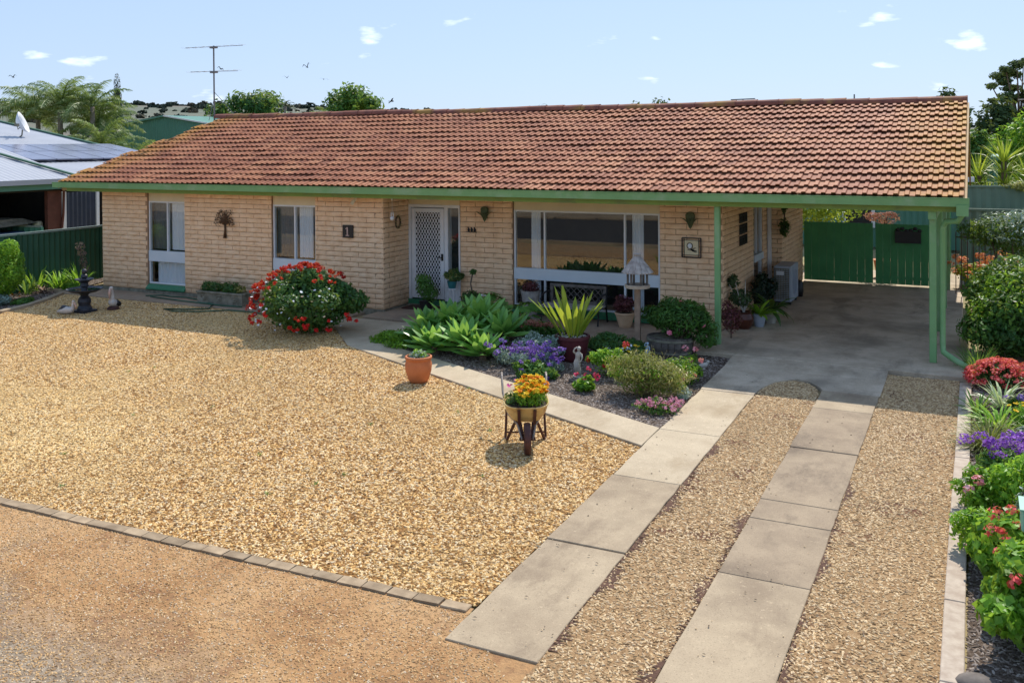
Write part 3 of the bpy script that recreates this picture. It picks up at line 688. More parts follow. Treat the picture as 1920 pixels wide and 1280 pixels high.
# carport posts, beam end
for py in (15.25,17.8,20.3,22.8):
    m = MB().box((-.65,py-.045,0),(-.55,py+.045,2.26)); bevel(hp('post', m, MT['green']), .008)
m = MB().box((-3.845,15.14,0),(-3.755,15.23,2.25)); bevel(hp('post', m, MT['green']), .008)
m = MB().box((-.66,15.12,2.13),(-.55,23,2.249)); hp('side_beam', m, MT['green'])
dp = MB(); dp.tube([(-.2,15.0,2.40),(-.2,15.0,2.22),(-.26,15.06,2.12),(-.42,15.2,2.10),(-.47,15.24,2.0),(-.47,15.25,.28),(-.46,15.22,.17),(-.3,15.05,.10),(-.16,14.9,.06)], .042, 10); hp('downpipe', dp, MT['green'], smooth=True)
dp = MB(); dp.box((-.28,14.92,2.2),(-.12,15.03,2.36)); hp('gutter_outlet', dp, MT['green'])
dp = MB(); dp.box((CX+.02,20.14,.0),(CX+.09,20.22,2.25)); hp('downpipe', dp, MT['white'])

# windows
def window(x0, x1, y, zs, mull, glass, curtains=(), panel='panelw', sillm='sill', header=True):
    """zs = sill_top, lower_glass_top, panel_top, upper_glass_top, head_top"""
    z0, z1, z2, z3, z4 = zs; Y = y+.07
    fr = MB(); t = .035
    for xx in (x0, x1-t): fr.box((xx,Y-.03,z0),(xx+t,Y+.04,z3))
    for zz in (z0, z3-t): fr.box((x0+t,Y-.028,zz),(x1-t,Y+.038,zz+t))
    for q in mull: fr.box((q-.018,Y-.028,z2),(q+.018,Y+.038,z3-t))
    for q in (mull if len(mull) > 1 else ()): fr.box((q-.018,Y-.028,z0+t),(q+.018,Y+.038,z1))
    win = hp('window', MB().box((x0,Y-.025,z3),(x1,Y+.05,z4)), MT['cream'])
    bevel(fr.obj('frame', MT['white'], win), .004)
    MB().box((x0+.001,Y-.045,z1),(x1-.001,Y+.04,z2)).obj('panel', MT[panel], win)
    edges = [x0]+list(mull)+[x1]
    for a, b in zip(edges[:-1], edges[1:]): MB().box((a+.02,Y-.002,z2),(b-.02,Y+.003,z3-t)).obj('pane', glass, win)
    le = edges if len(mull) > 1 else [x0, x1]
    for a, b in zip(le[:-1], le[1:]): MB().box((a+.02,Y-.002,z0+t),(b-.02,Y+.003,z1)).obj('pane', glass, win)
    sl = MB(); n = int((x1-x0)/.1)
    for i in range(n):
        a = x0-.02+(x1-x0+.04)*i/n; b = x0-.02+(x1-x0+.04)*(i+1)/n-.004
        sl.add([(a,y-.06,z0-.12),(b,y-.06,z0-.12),(b,y-.06,z0-.09),(a,y-.06,z0-.09),(a,Y-.03,z0),(b,Y-.03,z0),(b,Y-.03,z0-.12),(a,Y-.03,z0-.12)],[(0,1,2,3),(3,2,5,4),(0,3,4,7),(1,6,5,2)])
    sl.obj('sill', MT[sillm], win)
    return win, Y
def curtain(win, x0, x1, y, z0, z1, mat, folds=9, amp=.02, gather=0):
    m = MB(); n = folds*6; V = []
    for zi, z in enumerate((z0, (z0+z1)/2, z1)):
        for i in range(n+1):
            x = x0+(x1-x0)*i/n+(0 if zi else gather*(i/n-.5)); V.append((x, y+amp*math.sin(i/n*folds*2*math.pi)+.3*amp*math.sin(i*1.7), z))
    m.add(V, [(j*(n+1)+i, j*(n+1)+i+1, (j+1)*(n+1)+i+1, (j+1)*(n+1)+i) for j in range(2) for i in range(n)], .5)
    return m.obj('curtain', mat, win, smooth=True)
for x0, nm_ in ((-16.90, 0), (-13.29, 1)):
    win, Y = window(x0, x0+1.13, WY, (.17,.68,.92,2.04,2.25), (x0+.57,), MT['glass'])
    curtain(win, x0+.62, x0+(1.1 if nm_ == 0 else .98), Y+.07, .95, 2.03, MT['curtain'], 7)
    curtain(win, x0+.02, x0+.57, Y+.10, .95, 2.03, MT['sheer'], 5, .012)
    curtain(win, x0+.18, x0+1.1, Y+.07, .19, .68, MT['curtain'], 8, .03)
win, Y = window(-8.10, -5.155, DY, (.14,.66,.88,2.0,2.25), (-7.45,-5.83), MT['glass_big'])
curtain(win, -7.78, -7.58, Y+.09, .2, 1.98, MT['curtain'], 4, .02); curtain(win, -5.72, -5.5, Y+.09, .2, 1.98, MT['curtain'], 4, .02)
# side window on the carport wall
sw = hp('window', MB().box((CX-.10,18.90,.88),(CX+.02,19.74,1.02)), MT['panelw'])
f = MB(); f.box((CX-.08,18.88,1.02),(CX-.02,18.93,2.25)); f.box((CX-.08,19.71,1.02),(CX-.02,19.76,2.25)); f.box((CX-.08,19.3,1.02),(CX-.03,19.34,2.25)); f.box((CX-.08,18.93,.1),(CX-.02,18.97,.88)); f.box((CX-.08,19.68,.1),(CX-.02,19.72,.88)); f.obj('frame', MT['white'], sw)
MB().box((CX-.06,18.93,1.02),(CX-.05,19.71,2.24)).obj('pane', MT['glass'], sw); MB().box((CX-.06,18.97,.1),(CX-.05,19.68,.88)).obj('pane', MT['glass'], sw)
f = MB(); f.box((CX-.16,18.9,0),(CX-.13,19.76,2.25)); f.obj('blind', MT['sheer'], sw)
# door: white security screen with wavy lattice in front of a dark door, sidelight
DX0, DX1 = -10.488, -9.28
door = hp('door', MB().box((DX0+.06,DY+.09,.14),(-9.64,DY+.13,2.0)), MT['dark'])
f = MB()
f.box((DX0,DY-.02,.12),(DX0+.06,DY+.14,2.04)); f.box((-9.64,DY-.02,.12),(-9.555,DY+.14,2.04)); f.box((DX0,DY-.018,2.0),(DX1,DY+.14,2.06)); f.box((DX1-.03,DY-.02,.12),(DX1,DY+.14,2.0)); f.box((-9.555,DY-.015,.12),(DX1-.03,DY+.12,.62))
bevel(f.obj('door_frame', MT['white'], door), .004)
MB().box((DX0,DY-.01,2.06),(DX1,DY+.12,2.25)).obj('head_panel', MT['cream'], door)
f = MB(); sx0, sx1 = DX0+.07, -9.65; z0, z1 = .15, 1.985; tt = .085
f.box((sx0,DY-.015,z0),(sx0+tt,DY+.02,z1)); f.box((sx1-tt,DY-.015,z0),(sx1,DY+.02,z1)); f.box((sx0+tt,DY-.013,z0),(sx1-tt,DY+.018,z0+tt)); f.box((sx0+tt,DY-.013,z1-tt),(sx1-tt,DY+.018,z1))
bevel(f.obj('screen_door', MT['white'], door), .004)
la = MB(); nw = 9; wv = (sx1-sx0-2*tt)/nw
for i in range(nw+1):
    for sgn in (1,-1):
        pts = []; nn = 60
        for k in range(nn+1):
            z = z0+tt+(z1-z0-2*tt)*k/nn; ph = k/nn*2*math.pi*7.5
            x = sx0+tt+wv*i+sgn*wv*.42*math.sin(ph+(0 if i%2 else math.pi))
            pts.append((min(max(x, sx0+tt), sx1-tt), z))
        for (xa, za), (xb, zb) in zip(pts[:-1], pts[1:]): la.add([(xa-.0085,DY-.004+.002*sgn,za),(xa+.0085,DY-.004+.002*sgn,za),(xb+.0085,DY-.004+.002*sgn,zb),(xb-.0085,DY-.004+.002*sgn,zb)], [(0,1,2,3)])
la.obj('lattice', MT['white'], door)
MB().box((sx0+tt,DY+.03,z0),(sx1-tt,DY+.035,z1)).obj('mesh_screen', MT['black'], door)
h = MB(); h.tube([(-9.69,DY-.015,1.0),(-9.69,DY-.06,1.0),(-9.78,DY-.06,1.0)], .01, 6); h.box((-9.715,DY-.022,.93),(-9.665,DY-.014,1.07)); h.obj('handle', MT['black'], door)
MB().box((-9.555,DY+.03,.62),(DX1-.03,DY+.036,2.0)).obj('pane', MT['glass'], door)
MB().box((-9.6,DY+.14,.0),(DX1-.03,DY+.16,2.1)).obj('backing', MT['dark'], door)
t_ = MB(); t_.box((DX0,DY-.05,.03),(DX1,DY+.1,.125)); hp('threshold', t_, MT['sill'])
t_ = MB(); t_.box((DX0,DY-.09,.0),(DX1,DY+.1,.028)); hp('doorstep', t_, MT['stoneg'])
# ------------------------------------------------------------------ far land: hills, scrub
def hill_el(az):      # degrees right of +Y -> skyline angle
    pts = [(-100,2.3),(-55,2.28),(-51,2.33),(-44.5,2.23),(-39,2.15),(-36.6,2.05),(-32.8,1.88),(-28.3,1.72),(-20,1.2),(-8,.8),(10,.7),(60,1.0)]
    for (a, e), (b, f) in zip(pts[:-1], pts[1:]):
        if a <= az <= b: return e+(f-e)*(az-a)/(b-a)
    return 1
def hill_z(x, y):
    rr = math.hypot(x, y); az = math.degrees(math.atan2(x, y)); h = 1500*math.tan(R_(hill_el(max(-100,min(60,az)))))+3
    t = max(0, min(1, (rr-260)/1240)); t = t*t*(3-2*t)*.55+t*.45
    return -.5+h*t+(math.sin(x*.011+1)*math.cos(y*.009)*5+math.sin(x*.031)*math.sin(y*.027)*2)*t*(1-.8*t)
hv = []; RR = [255,300,360,430,520,620,740,880,1050,1250,1500,1530,1900,3500]; AZ = np.linspace(-100, 60, 161)
for rr in RR:
    for a in AZ:
        x = rr*math.sin(R_(a)); y = rr*math.cos(R_(a)); z = hill_z(x, y) if rr <= 1530 else hill_z(x*1530/rr, y*1530/rr)-(rr-1530)*.05
        hv.append((x, y, z))
na = len(AZ); hf = [(i*na+j, (i+1)*na+j, (i+1)*na+j+1, i*na+j+1) for i in range(len(RR)-1) for j in range(na-1)]
m, t, p, o = new_mat('hill_pasture'); v = pos(t, (1,1,6))
col = ramp(t, noise(t, v, .006, 8, .65), [(.35, (.075,.095,.065)), (.5, (.125,.14,.10)), (.65, (.15,.125,.095))])
L(t, col, p.inputs['Base Color']); p.inputs['Roughness'].default_value = 1
hm_ = make_mesh('hills', hv, np.array([f[::-1] for f in hf]), m, smooth=True); tag(link('hills', hm_), kind='structure')
sc = []; rs = random.Random(77)
def blob(x, y, z, r, h, tint):
    V, F, T = leaf_arrays([(x,y,z+h*.4,r,r,h*.6)], 46 if r > 2.4 else 30, r*.75, asp=.8, shell_=.6, tlo=tint-.15, thi=tint+.15)
    sc.append((V, F, T))
for i in range(2600):
    az = rs.uniform(-62, -20) if i < 2400 else rs.uniform(-20, 12)
    if i % 5: rr = 1500+rs.uniform(-50, 10); s = rs.uniform(2.2, 4.6)
    else: rr = rs.uniform(270, 1400); s = rs.uniform(1.2, 3.2)*(1+rr/1100)
    x = rr*math.sin(R_(az)); y = rr*math.cos(R_(az)); blob(x, y, hill_z(x, y), s, s*rs.uniform(.7,1.1), rs.uniform(.15,.8))
for i in range(420):        # brown-green scrub on the flat behind the neighbouring yards
    az = rs.uniform(-58, -30); rr = rs.uniform(120, 250); s = rs.uniform(1.5, 3.2); x = rr*math.sin(R_(az)); y = rr*math.cos(R_(az)); blob(x, y, -.3, s*1.4, s, rs.uniform(.4,1.0))
def merge(name, parts, mat, parent=None, **k):
    V = np.concatenate([a[0] for a in parts]); off = np.cumsum([0]+[len(a[0]) for a in parts[:-1]])
    F = np.concatenate([a[1]+q for a, q in zip(parts, off)]); T = np.concatenate([a[2] for a in parts])
    return link(name, make_mesh(name, V, F, mat, T), parent, **k)
MT['scrub'] = leafm('distant_scrub_leaves', (.035,.05,.04), (.06,.075,.055), (.15,.12,.085), .0, 1, 0)
tag(merge('distant_scrub', sc, MT['scrub']), kind='stuff')

# ------------------------------------------------------------------ trees
def tree(name, label, cat, loc, h, crown, n, leaf, mat, bark='bark', trunk_r=.18, fork=4, cz=.6, seed=1, lumps=9, frac=.42, group=None, shell_=.35, lean=0):
    r = random.Random(seed); t = thing(name, label, cat, loc, 0, group)
    rx, ry, rz = crown; cc = (lean, 0, h-rz)
    lp = [(cc[0]+rx*.62*math.cos(a)*math.cos(e), cc[1]+ry*.62*math.sin(a)*math.cos(e), cc[2]+rz*.68*math.sin(e), rx*frac*r.uniform(.6,1.1), ry*frac*r.uniform(.6,1.1), rz*frac*r.uniform(.55,.95)) for a, e in [(r.uniform(0,6.28), math.asin(r.uniform(-.6,1))) for _ in range(lumps)]]
    foliage('crown', mat, t, lp, n, leaf, shell_=shell_, jit=.9)
    m = MB(); fz = h*.35; m.tube([(0,0,-.2),(lean*.2,0,fz*.6),(lean*.4,0,fz)], [trunk_r*1.2, trunk_r, trunk_r*.85], 8)
    for l in lp[:max(fork, len(lp)//2)]:
        q = Vector((l[0]*.5+lean*.2, l[1]*.5, (fz+l[2])/2)); m.tube([(lean*.4,0,fz-.1), q, (l[0], l[1], l[2])], [trunk_r*.55, trunk_r*.35, trunk_r*.12], 6)
    m.obj('trunk', MT[bark], t, smooth=True); return t
tree('bushy_tree', 'dense rounded dark green tree behind the western end of the ridge', 'tree', (-35.7,40,0), 6.75, (3.4,2.6,2.4), 9000, .26, MT['leaf_dk'], seed=4, lumps=16, frac=.36)
tree('broadleaf_tree', 'rounded green tree beside a small palm behind the roof ridge', 'tree', (-28.9,40,0), 6.7, (1.8,1.5,2.0), 4200, .26, MT['leaf_mid'], seed=6, lumps=10)
tree('gum_tree', 'small gum tree tips showing over the middle of the ridge', 'tree', (-18.3,40,0), 5.15, (1.3,1,1.2), 1300, .22, MT['leaf_gum'], seed=8)
tree('gum_tree', 'open leafy treetop left of the sparse bare branched one', 'tree', (-14.0,40,0), 5.25, (1.1,1,1.1), 900, .22, MT['leaf_gum'], seed=9)
tree('gum_tree', 'sparse treetop with bare twigs poking above the ridge', 'tree', (-12.6,40,0), 5.45, (1.2,.9,1.4), 420, .22, MT['leaf_gum'], seed=10, bark='barkpale', trunk_r=.08)
tree('round_tree', 'dark rounded treetop under a flat television aerial', 'tree', (-9.3,40,0), 5.0, (1.0,1,1.0), 2600, .22, MT['leaf_dk'], seed=12)
# big eucalyptus on the right
gt_ = thing('eucalyptus_tree', 'tall open crowned eucalyptus at the right edge above the yuccas', 'tree', (2.0,62,0))
rg = random.Random(31); lp = []
for (x, z, r) in ((-1.2,6.6,.55),(-.4,7.3,.75),(.8,7.6,.9),(2.0,7.2,1.0),(3.2,6.6,1.0),(-.6,5.9,.65),(.6,6.3,.7),(-1.0,5.2,.55),(1.8,6.0,.7),(0,4.9,.55),(3.2,5.3,.9),(-1.3,4.5,.5),(1.2,5.1,.5),(2.4,4.8,.7),(4.2,6.0,1)):
    lp.append((x, rg.uniform(-1,1), z, r, r, r*.55))
lp = []
while len(lp) < 58:
    x, z = rg.uniform(-1.6,4.6), rg.uniform(4.0,7.9)
    if ((x-1.3)/2.7)**2+((z-6.2)/1.75)**2 < 1 or (x < .2 and z < 5.6 and rg.random() < .5): lp.append((x, rg.uniform(-1.4,1.4), z, rg.uniform(.28,.62), rg.uniform(.3,.6), rg.uniform(.16,.32)))
foliage('crown', MT['leaf_gum'], gt_, lp, 17000, .19, shell_=.3)
m = MB(); m.tube([(.4,0,-.3),(.35,0,2),(.2,0,3.4)], [.42,.34,.26], 9)
for l in lp[::2]: m.tube([(.2,0,3.2),(l[0]*.45+.1,l[1]*.4,3.2+(l[2]-3.2)*.5),(l[0],l[1],l[2])], [.13,.07,.025], 6)
m.obj('trunk', MT['bark'], gt_, smooth=True)
tree('wattle_tree', 'grey green wattle tips just above the right end of the ridge', 'tree', (-.9,34,0), 5.0, (1.1,1,1.4), 1500, .2, MT['leaf_gum'], seed=15, lumps=6)
tree('wattle_tree', 'ragged dark wattle between the roof edge and the eucalyptus', 'tree', (.75,40,0), 5.0, (1.2,1,2.3), 2400, .24, MT['leaf_gum'], seed=17, lumps=9)
tree('garden_tree', 'dense mid green tree right beside the roof verge', 'tree', (-.1,30,0), 3.75, (.85,.8,1.3), 4500, .16, MT['leaf_mid'], seed=18, lumps=10)
for i, (x, y, hh, rx, lab) in enumerate(((1.5,38,3.9,1.6,'pale green shrub mass below the tall eucalyptus'),(3.6,36,3.6,1.5,'grey green shrub behind the pole at the right edge'))):
    t = thing('shrub', lab, 'shrub', (x,y,0)); foliage('foliage', MT['leaf_lime'] if i == 0 else MT['leaf_mid'], t, lumpy((0,0,hh*.55),(rx,1.2,hh*.45),8,seed=i), 4200, .2)
# cypress
cy = thing('cypress_tree', 'slim dark pencil cypress rising beside the palms', 'tree', (-40.4,35,0))
foliage('crown', MT['leaf_cypress'], cy, [(0,0,1.4+k*.62,.36*(1-((k-2.5)/6.5)**2*.75),.36*(1-((k-2.5)/6.5)**2*.75),.75) for k in range(9)], 9000, .09, up=1.0, jit=.05, shell_=.85)
MB().lathe([(.24,.2),(.36,2),(.36,3.5),(.30,4.8),(.2,5.7),(.05,6.3)],14).obj('crown', MT['leaf_cypress'], cy)
MB().tube([(0,0,-.2),(0,0,5.4)], [.12,.03], 6).obj('trunk', MT['bark'], cy)
# palms
def frond_mesh(name, ln, seg, leafl, droop, mat, n=34, seed=1, w=.05, hang=.5):
    r = random.Random(seed); m = MB(); P = []; p = Vector((0,0,0)); e = 1.05
    for i in range(seg+1): P.append(p.copy()); p = p+Vector((math.cos(e),0,math.sin(e)))*ln/seg; e -= droop/seg
    m.tube(P, [.03*(1-.8*i/seg) for i in range(seg+1)], 4, tint=.7)
    for k in range(n):
        t = .12+.88*k/n; i = min(int(t*seg), seg-1); q = P[i].lerp(P[i+1], t*seg-i); d = (P[i+1]-P[i]).normalized()
        for s in (1,-1):
            L_ = leafl*math.sin(math.pi*min(1,(t*.9+.12)))**.6*r.uniform(.8,1.1)
            out = (Vector((0,s,0))*.8+d*.6+Vector((0,0,r.uniform(-.1,.35)))).normalized()
            mid = q+out*L_*.5; tip = q+out*L_*.85+Vector((0,0,-hang*L_*r.uniform(.5,1.1))); sd = d*w
            m.add([q-sd*.4, q+sd*.4, mid+sd*.5, mid-sd*.5], [(0,1,2,3)], r.uniform(.1,.95)); m.add([mid-sd*.5, mid+sd*.5, tip], [(0,1,2)], r.uniform(.1,.95))
    return m.mesh(name, mat)
fr1 = [frond_mesh('frond', 2.3, 8, .60, 1.45, MT['leaf_palm'], 46, s, .034, .55) for s in (1,2,3)]
def palm(label, loc, th, n, ln_s, fm, name='palm_tree', group=None, tr=.13, seed=1, dead=0):
    r = random.Random(seed); t = thing(name, label, 'palm tree', loc, 0, group)
    MB().tube([(0,0,-.2),(.05,0,th*.5),(0,0,th)], [tr*1.2,tr,tr*.8], 9).obj('trunk', MT['barkpale'], t, smooth=True)
    for i in range(n):
        a = i*2.399; tilt = (i/n)**.8
        link('frond', fm[i % len(fm)], t, (0,0,th-.05), (r.uniform(-.2,.2), .15-.1+tilt*1.15-.45, a+r.uniform(-.2,.2)), ln_s*r.uniform(.8,1.15))
    return t
palm('leftmost arching palm with windswept pale fronds', (-40.6,30.5,0), 4.6, 28, 1.15, fr1, seed=2)
palm('tallest fine leaved palm left of the cypress behind the solar roof', (-38.4,30,0), 5.0, 28, 1.1, fr1, seed=3)
palm('middle palm of the clump with dense green fronds', (-37.0,31,0), 4.1, 22, 1.1, fr1, seed=4)
palm('palm head standing just left of the pencil cypress', (-36.6,30.3,0), 5.1, 12, .85, fr1, seed=6)
palm('yellowing palm in front of the cypress', (-35.0,29.5,0), 3.0, 28, 1.0, fr1, seed=5)
palm('low palm with drooping fronds in front of the green shed', (-33.2,29.6,0), 2.1, 15, .95, fr1, seed=7)
palm('short palm beside the rounded green tree behind the ridge', (-31.2,41,0), 4.55, 18, .62, fr1, seed=8)
far = [frond_mesh('frond', 3.2, 5, .8, 2.0, MT['leaf_far'], 10, 4, .2)]
palm('far palm on the plain right of the power pole', (-122,146,0), 10.8, 12, .8, far, tr=.3, seed=9)
palm('far palm on the plain left of the television aerial', (-108,148,0), 10.6, 12, .8, far, tr=.3, seed=10)
# ------------------------------------------------------------------ sheds, neighbours, poles
def corr(mb, a, b, z0, z1, n, amp=.018, tint=.5):   # vertical corrugated sheet between plan points a,b ; z may be a pair
    a = Vector(a); b = Vector(b); d = (b-a); nn = Vector((d.y,-d.x)).normalized(); V = []
    zz0 = z0 if hasattr(z0,'__len__') else (z0,z0); zz1 = z1 if hasattr(z1,'__len__') else (z1,z1)
    for i in range(n*2+1):
        t = i/(n*2); q = a+d*t+nn*(amp if i % 2 else -amp)
        V += [(q.x,q.y,zz0[0]+(zz0[1]-zz0[0])*t),(q.x,q.y,zz1[0]+(zz1[1]-zz1[0])*t)]
    mb.add(V, [(2*i, 2*i+2, 2*i+3, 2*i+1) for i in range(n*2)], tint); return mb
sh = thing('green_shed', 'gable ended green metal shed behind the tiled roof on the left', 'shed', (-37,35,0))
O = Vector((-37,35,0))
def lo(*p): return tuple(Vector(p)-O)
m = MB(); corr(m, (-3.35,0), (0,0), 0, (4.35,4.78), 26); corr(m, (0,0), (3.9,0), 0, (4.78,4.22), 28); m.obj('wall', MT['green_shed'], sh)
m = MB(); corr(m, (-3.35,9), (-3.35,0), 0, 4.35, 60); corr(m, (3.9,0), (3.9,9), 0, 4.22, 60); m.obj('wall', MT['green_shed'], sh)
m = MB(); m.add([(0,-.1,4.82),(4.05,-.1,4.24),(4.05,9,4.24),(0,9,4.82)],[(0,1,2,3)]); m.add([(0,-.1,4.82),(0,9,4.82),(-3.5,9,4.37),(-3.5,-.1,4.37)],[(0,1,2,3)]); m.obj('roof', MT['green_shed'], sh)
m = MB(); m.beam((0,-.12,4.80),(4.08,-.12,4.21),.04,.07); m.beam((0,-.12,4.80),(0,9,4.80),.08,.05); m.obj('roof_trim', MT['white'], sh)
m = MB(); m.beam((-3.5,-.12,4.34),(0,-.12,4.79),.04,.09); m.obj('roof_trim', MT['green_shed'], sh)
MB().box((-3.42,-.06,0),(-3.32,.02,4.3)).obj('corner_post', MT['white'], sh)
# neighbour's house: skillion roofs falling towards us, panels, dish, open carport
nb = thing('neighbour_house', 'low house with pale corrugated roofs and a dark open carport at the left edge', 'house', (-24.5,19.4,0))
O = Vector((-24.5,19.4,0))
def zr(x): return 2.38+.1715*(-24.5-x)
def sheet(name, poly, zf, parent, mat, per=.19, amp=.018, thick=.03):
    # poly: (x, ylo, yhi) spans along x; ribs run along x
    m = MB(); y0 = min(p[1] for p in poly); y1 = max(p[2] for p in poly); n = int((y1-y0)/per*2)
    for i in range(n):
        ya, yb = y0+(y1-y0)*i/n, y0+(y1-y0)*(i+1)/n; za, zb = (amp if i % 2 else 0), (0 if i % 2 else amp)
        def xlim(y):   # hip cut
            (xa, l0, h0), (xb, l1, h1) = poly; lo_, hi_ = xb, xa
            if l0 != l1: # left bound may cut
                t = (y-l0)/(l1-l0) if (l1-l0) else 0
                if 0 < t < 1 and l1 < l0: hi_ = xa+(xb-xa)*t
            return lo_, hi_
        a0, a1 = xlim(ya); b0, b1 = xlim(yb)
        m.add([(a0,ya,zf(a0)+za),(a1,ya,zf(a1)+za),(b1,yb,zf(b1)+zb),(b0,yb,zf(b0)+zb)],[(0,1,2,3)])
    o = m.obj(name, mat, parent); o.location = -O; return o
sheet('roof', [(-24.5,19.35,25),(-37,15.9,25)], zr, nb, MT['steelw'])
zl = lambda x: 2.33+.26*(-23.9-x)
sheet('roof', [(-23.9,19.3,19.3),(-29.3,12,17.9)] if 0 else [(-23.9,19.3,19.3),(-29.3,17.9,17.9)], zl, nb, MT['steelw'])
def nbp(name, mb, mat): o = mb.obj(name, mat, nb); o.location = -O; return o
# lower roof main field
m = MB(); yy = 12.0; i = 0
while yy < 19.28:
    yb = yy+.095; 
    def xm(y): return -29.3 if y < 17.9 else -29.3+(y-17.9)/(19.3-17.9)*5.4
    za, zb = (.018 if i%2 else 0), (0 if i%2 else .018)
    m.add([(xm(yy),yy,zl(xm(yy))+za),(-23.9,yy,zl(-23.9)+za),(-23.9,yb,zl(-23.9)+zb),(xm(yb),yb,zl(xm(yb))+zb)],[(0,1,2,3)]); yy = yb; i += 1
nbp('roof', m, MT['steelw'])
m = MB(); m.beam((-23.88,19.3,2.40),(-29.3,17.9,3.80),.12,.05); m.beam((-24.45,25.02,2.42),(-37,25.02,zr(-37)+.05),.12,.05); nbp('ridge_flashing', m, MT['green_fence'])
m = MB(); m.box((-23.9,12,2.22),(-23.77,19.4,2.36)); nbp('gutter', m, MT['steelw'])
m = MB(); m.box((-24.05,12,2.06),(-23.92,19.4,2.21)); m.box((-24.5,19.4,2.1),(-24.4,25,2.36)); nbp('fascia', m, MT['green_shed'])
m = MB(); m.box((-29.4,12,0),(-29.2,25,2.3)); m.box((-29.2,20.8,0),(-24.5,21.0,2.3)); m.box((-29.2,12,2.0),(-24.1,19,2.05)); m.box((-24.5,20.9,0),(-24.35,25,2.3)); nbp('wall', m, MT['dark'])
MT['brownw'] = pbr('red_brown_timber', (.13,.045,.03), (.09,.03,.02), 5, .8, .3, 30); MT['navy'] = pbr('dark_blue_steel', (.028,.04,.07), (.022,.032,.055), 4, .5, .1, 30)
m = MB(); m.box((-24.28,18.42,0),(-24.15,18.88,2.06)); nbp('brown_post', m, MT['brownw'])
m = MB(); corr(m, (-24.2,19.05), (-24.2,20.12), 0, 1.93, 7, .012); 
nbp('roller_door', m, MT['navy'])
m = MB(); m.box((-24.3,18.9,0),(-24.14,19.04,1.95)); nbp('white_post', m, MT['white'])
m = MB(); m.box((-24.3,20.12,0),(-24.16,20.22,2.2)); nbp('white_post', m, MT['white'])
m = MB(); m.tube([(-23.83,18.2,2.3),(-23.85,18.45,2.25),(-24.0,18.85,2.0),(-24.1,18.9,1.3),(-24.1,18.85,.9)],.035,8); nbp('downpipe', m, MT['brownw'])
MT['panel'] = pbr('solar_cell_glass', (.20,.20,.27), (.15,.155,.22), 3, .18, 0, spec=.8); 
pr_ = (-29.55,-28.12,-26.66)
for k in range(7):
    ya = 18.95+.905*k; yb = ya+.86
    for c in (0,1):
        xa, xb = pr_[c], pr_[c+1]-.05
        m = MB(); V = [(x,y,zr(x)+h) for h in (.09,.13) for x,y in ((xa,ya),(xb,ya),(xb,yb),(xa,yb))]
        m.add(V, [(0,3,2,1),(4,5,6,7),(0,1,5,4),(1,2,6,5),(2,3,7,6),(3,0,4,7)]); nbp('solar_panel', m, MT['panel'])
m = MB(); V = [(x,y,zr(-31)+h+(x+31)*-.02) for h in (.30,.34) for x,y in ((-32,19.5),(-30.6,19.5),(-30.6,21.2),(-32,21.2))]; m.add(V, [(0,3,2,1),(4,5,6,7),(0,1,5,4),(1,2,6,5),(2,3,7,6),(3,0,4,7)]); m.box((-31.6,19.8,zr(-31.6)),(-31.5,20.9,zr(-31)+.32)); nbp('solar_panel', m, MT['panel'])
di = thing('satellite_dish', 'white satellite dish on a bent arm on the corrugated roof', 'satellite dish', (-31.9,23.2,zr(-31.9)))
m = MB(); m.tube([(0,0,0),(.12,0,.06),(.16,0,.3),(.10,0,.42)], .025, 7); m.tube([(0.1,0,.4),(.25,-.25,.28),(.55,-.5,.42)],.014,5); m.box((.5,-.58,.38),(.62,-.46,.48)); m.obj('arm', MT['stoneg'], di)
m = MB(); V=[]; 
for j in range(5):
    r = .42*j/4; 
    for k in range(18):
        a = 2*math.pi*k/18; V.append((-.25*(r/.42)**2+.12, r*math.cos(a)*.9, r*math.sin(a)))
m.add(V, [(j*18+k, j*18+(k+1)%18, (j+1)*18+(k+1)%18, (j+1)*18+k) for j in range(4) for k in range(18)])
o = m.obj('dish', MT['white'], di, loc=(0.05,0,.50), rot=(0,.42,R_(-140)), smooth=True); shell(o, .012)
tr = thing('trailer', 'blue trailer under a grey canopy inside the dark carport', 'trailer', (-25.6,17.1,0))
m = MB(); m.prism([(-.9,-1.2),(.9,-1.2),(.9,1.1),(-.9,1.1)], .3, .85); m.obj('tub', pbr('blue_paint', (.04,.09,.22)), tr)
m = MB(); m.add([(-1,-1.3,.9),(1,-1.3,.95),(1.05,1.3,1.08),(-1,1.2,1.0),(-.8,-1,1.2),(.8,-1,1.22),(.8,1,1.22),(-.8,1,1.2)],[(4,5,6,7),(0,1,5,4),(1,2,6,5),(2,3,7,6),(3,0,4,7),(3,2,1,0)]); m.obj('canopy', MT['stoneg'], tr)
m = MB(); 
for s in (-.95,.95): m.tube([(s-.08,0,.3),(s+.08,0,.3)],.3,14)
m.obj('wheel', MT['black'], tr)
for i, (x, y, z, r, lab) in enumerate(((-25.2,18.35,1.0,.16,'pale round plastic tub stacked in the dark carport'),(-24.7,18.5,.9,.14,'cream sack beside the brown post in the carport'))):
    m = MB(); m.lathe([(r*.7,0),(r,.1),(r,.25),(r*.8,.32),(.02,.33)], 12); o = m.obj('storage_tub', MT['cream'], None, (x,y,.78), smooth=True); tag(o, lab, 'tub')
    m = MB(); m.box((x-.3,y-.25,.7),(x+.3,y+.25,.775)); m.box((x-.28,y-.2,0),(x-.22,y+.2,.7)); m.box((x+.22,y-.2,0),(x+.28,y+.2,.7)); tag(m.obj('bench_table', MT['brownw']), ['rough timber bench holding the round tub','short timber bench holding the cream sack'][i], 'bench')
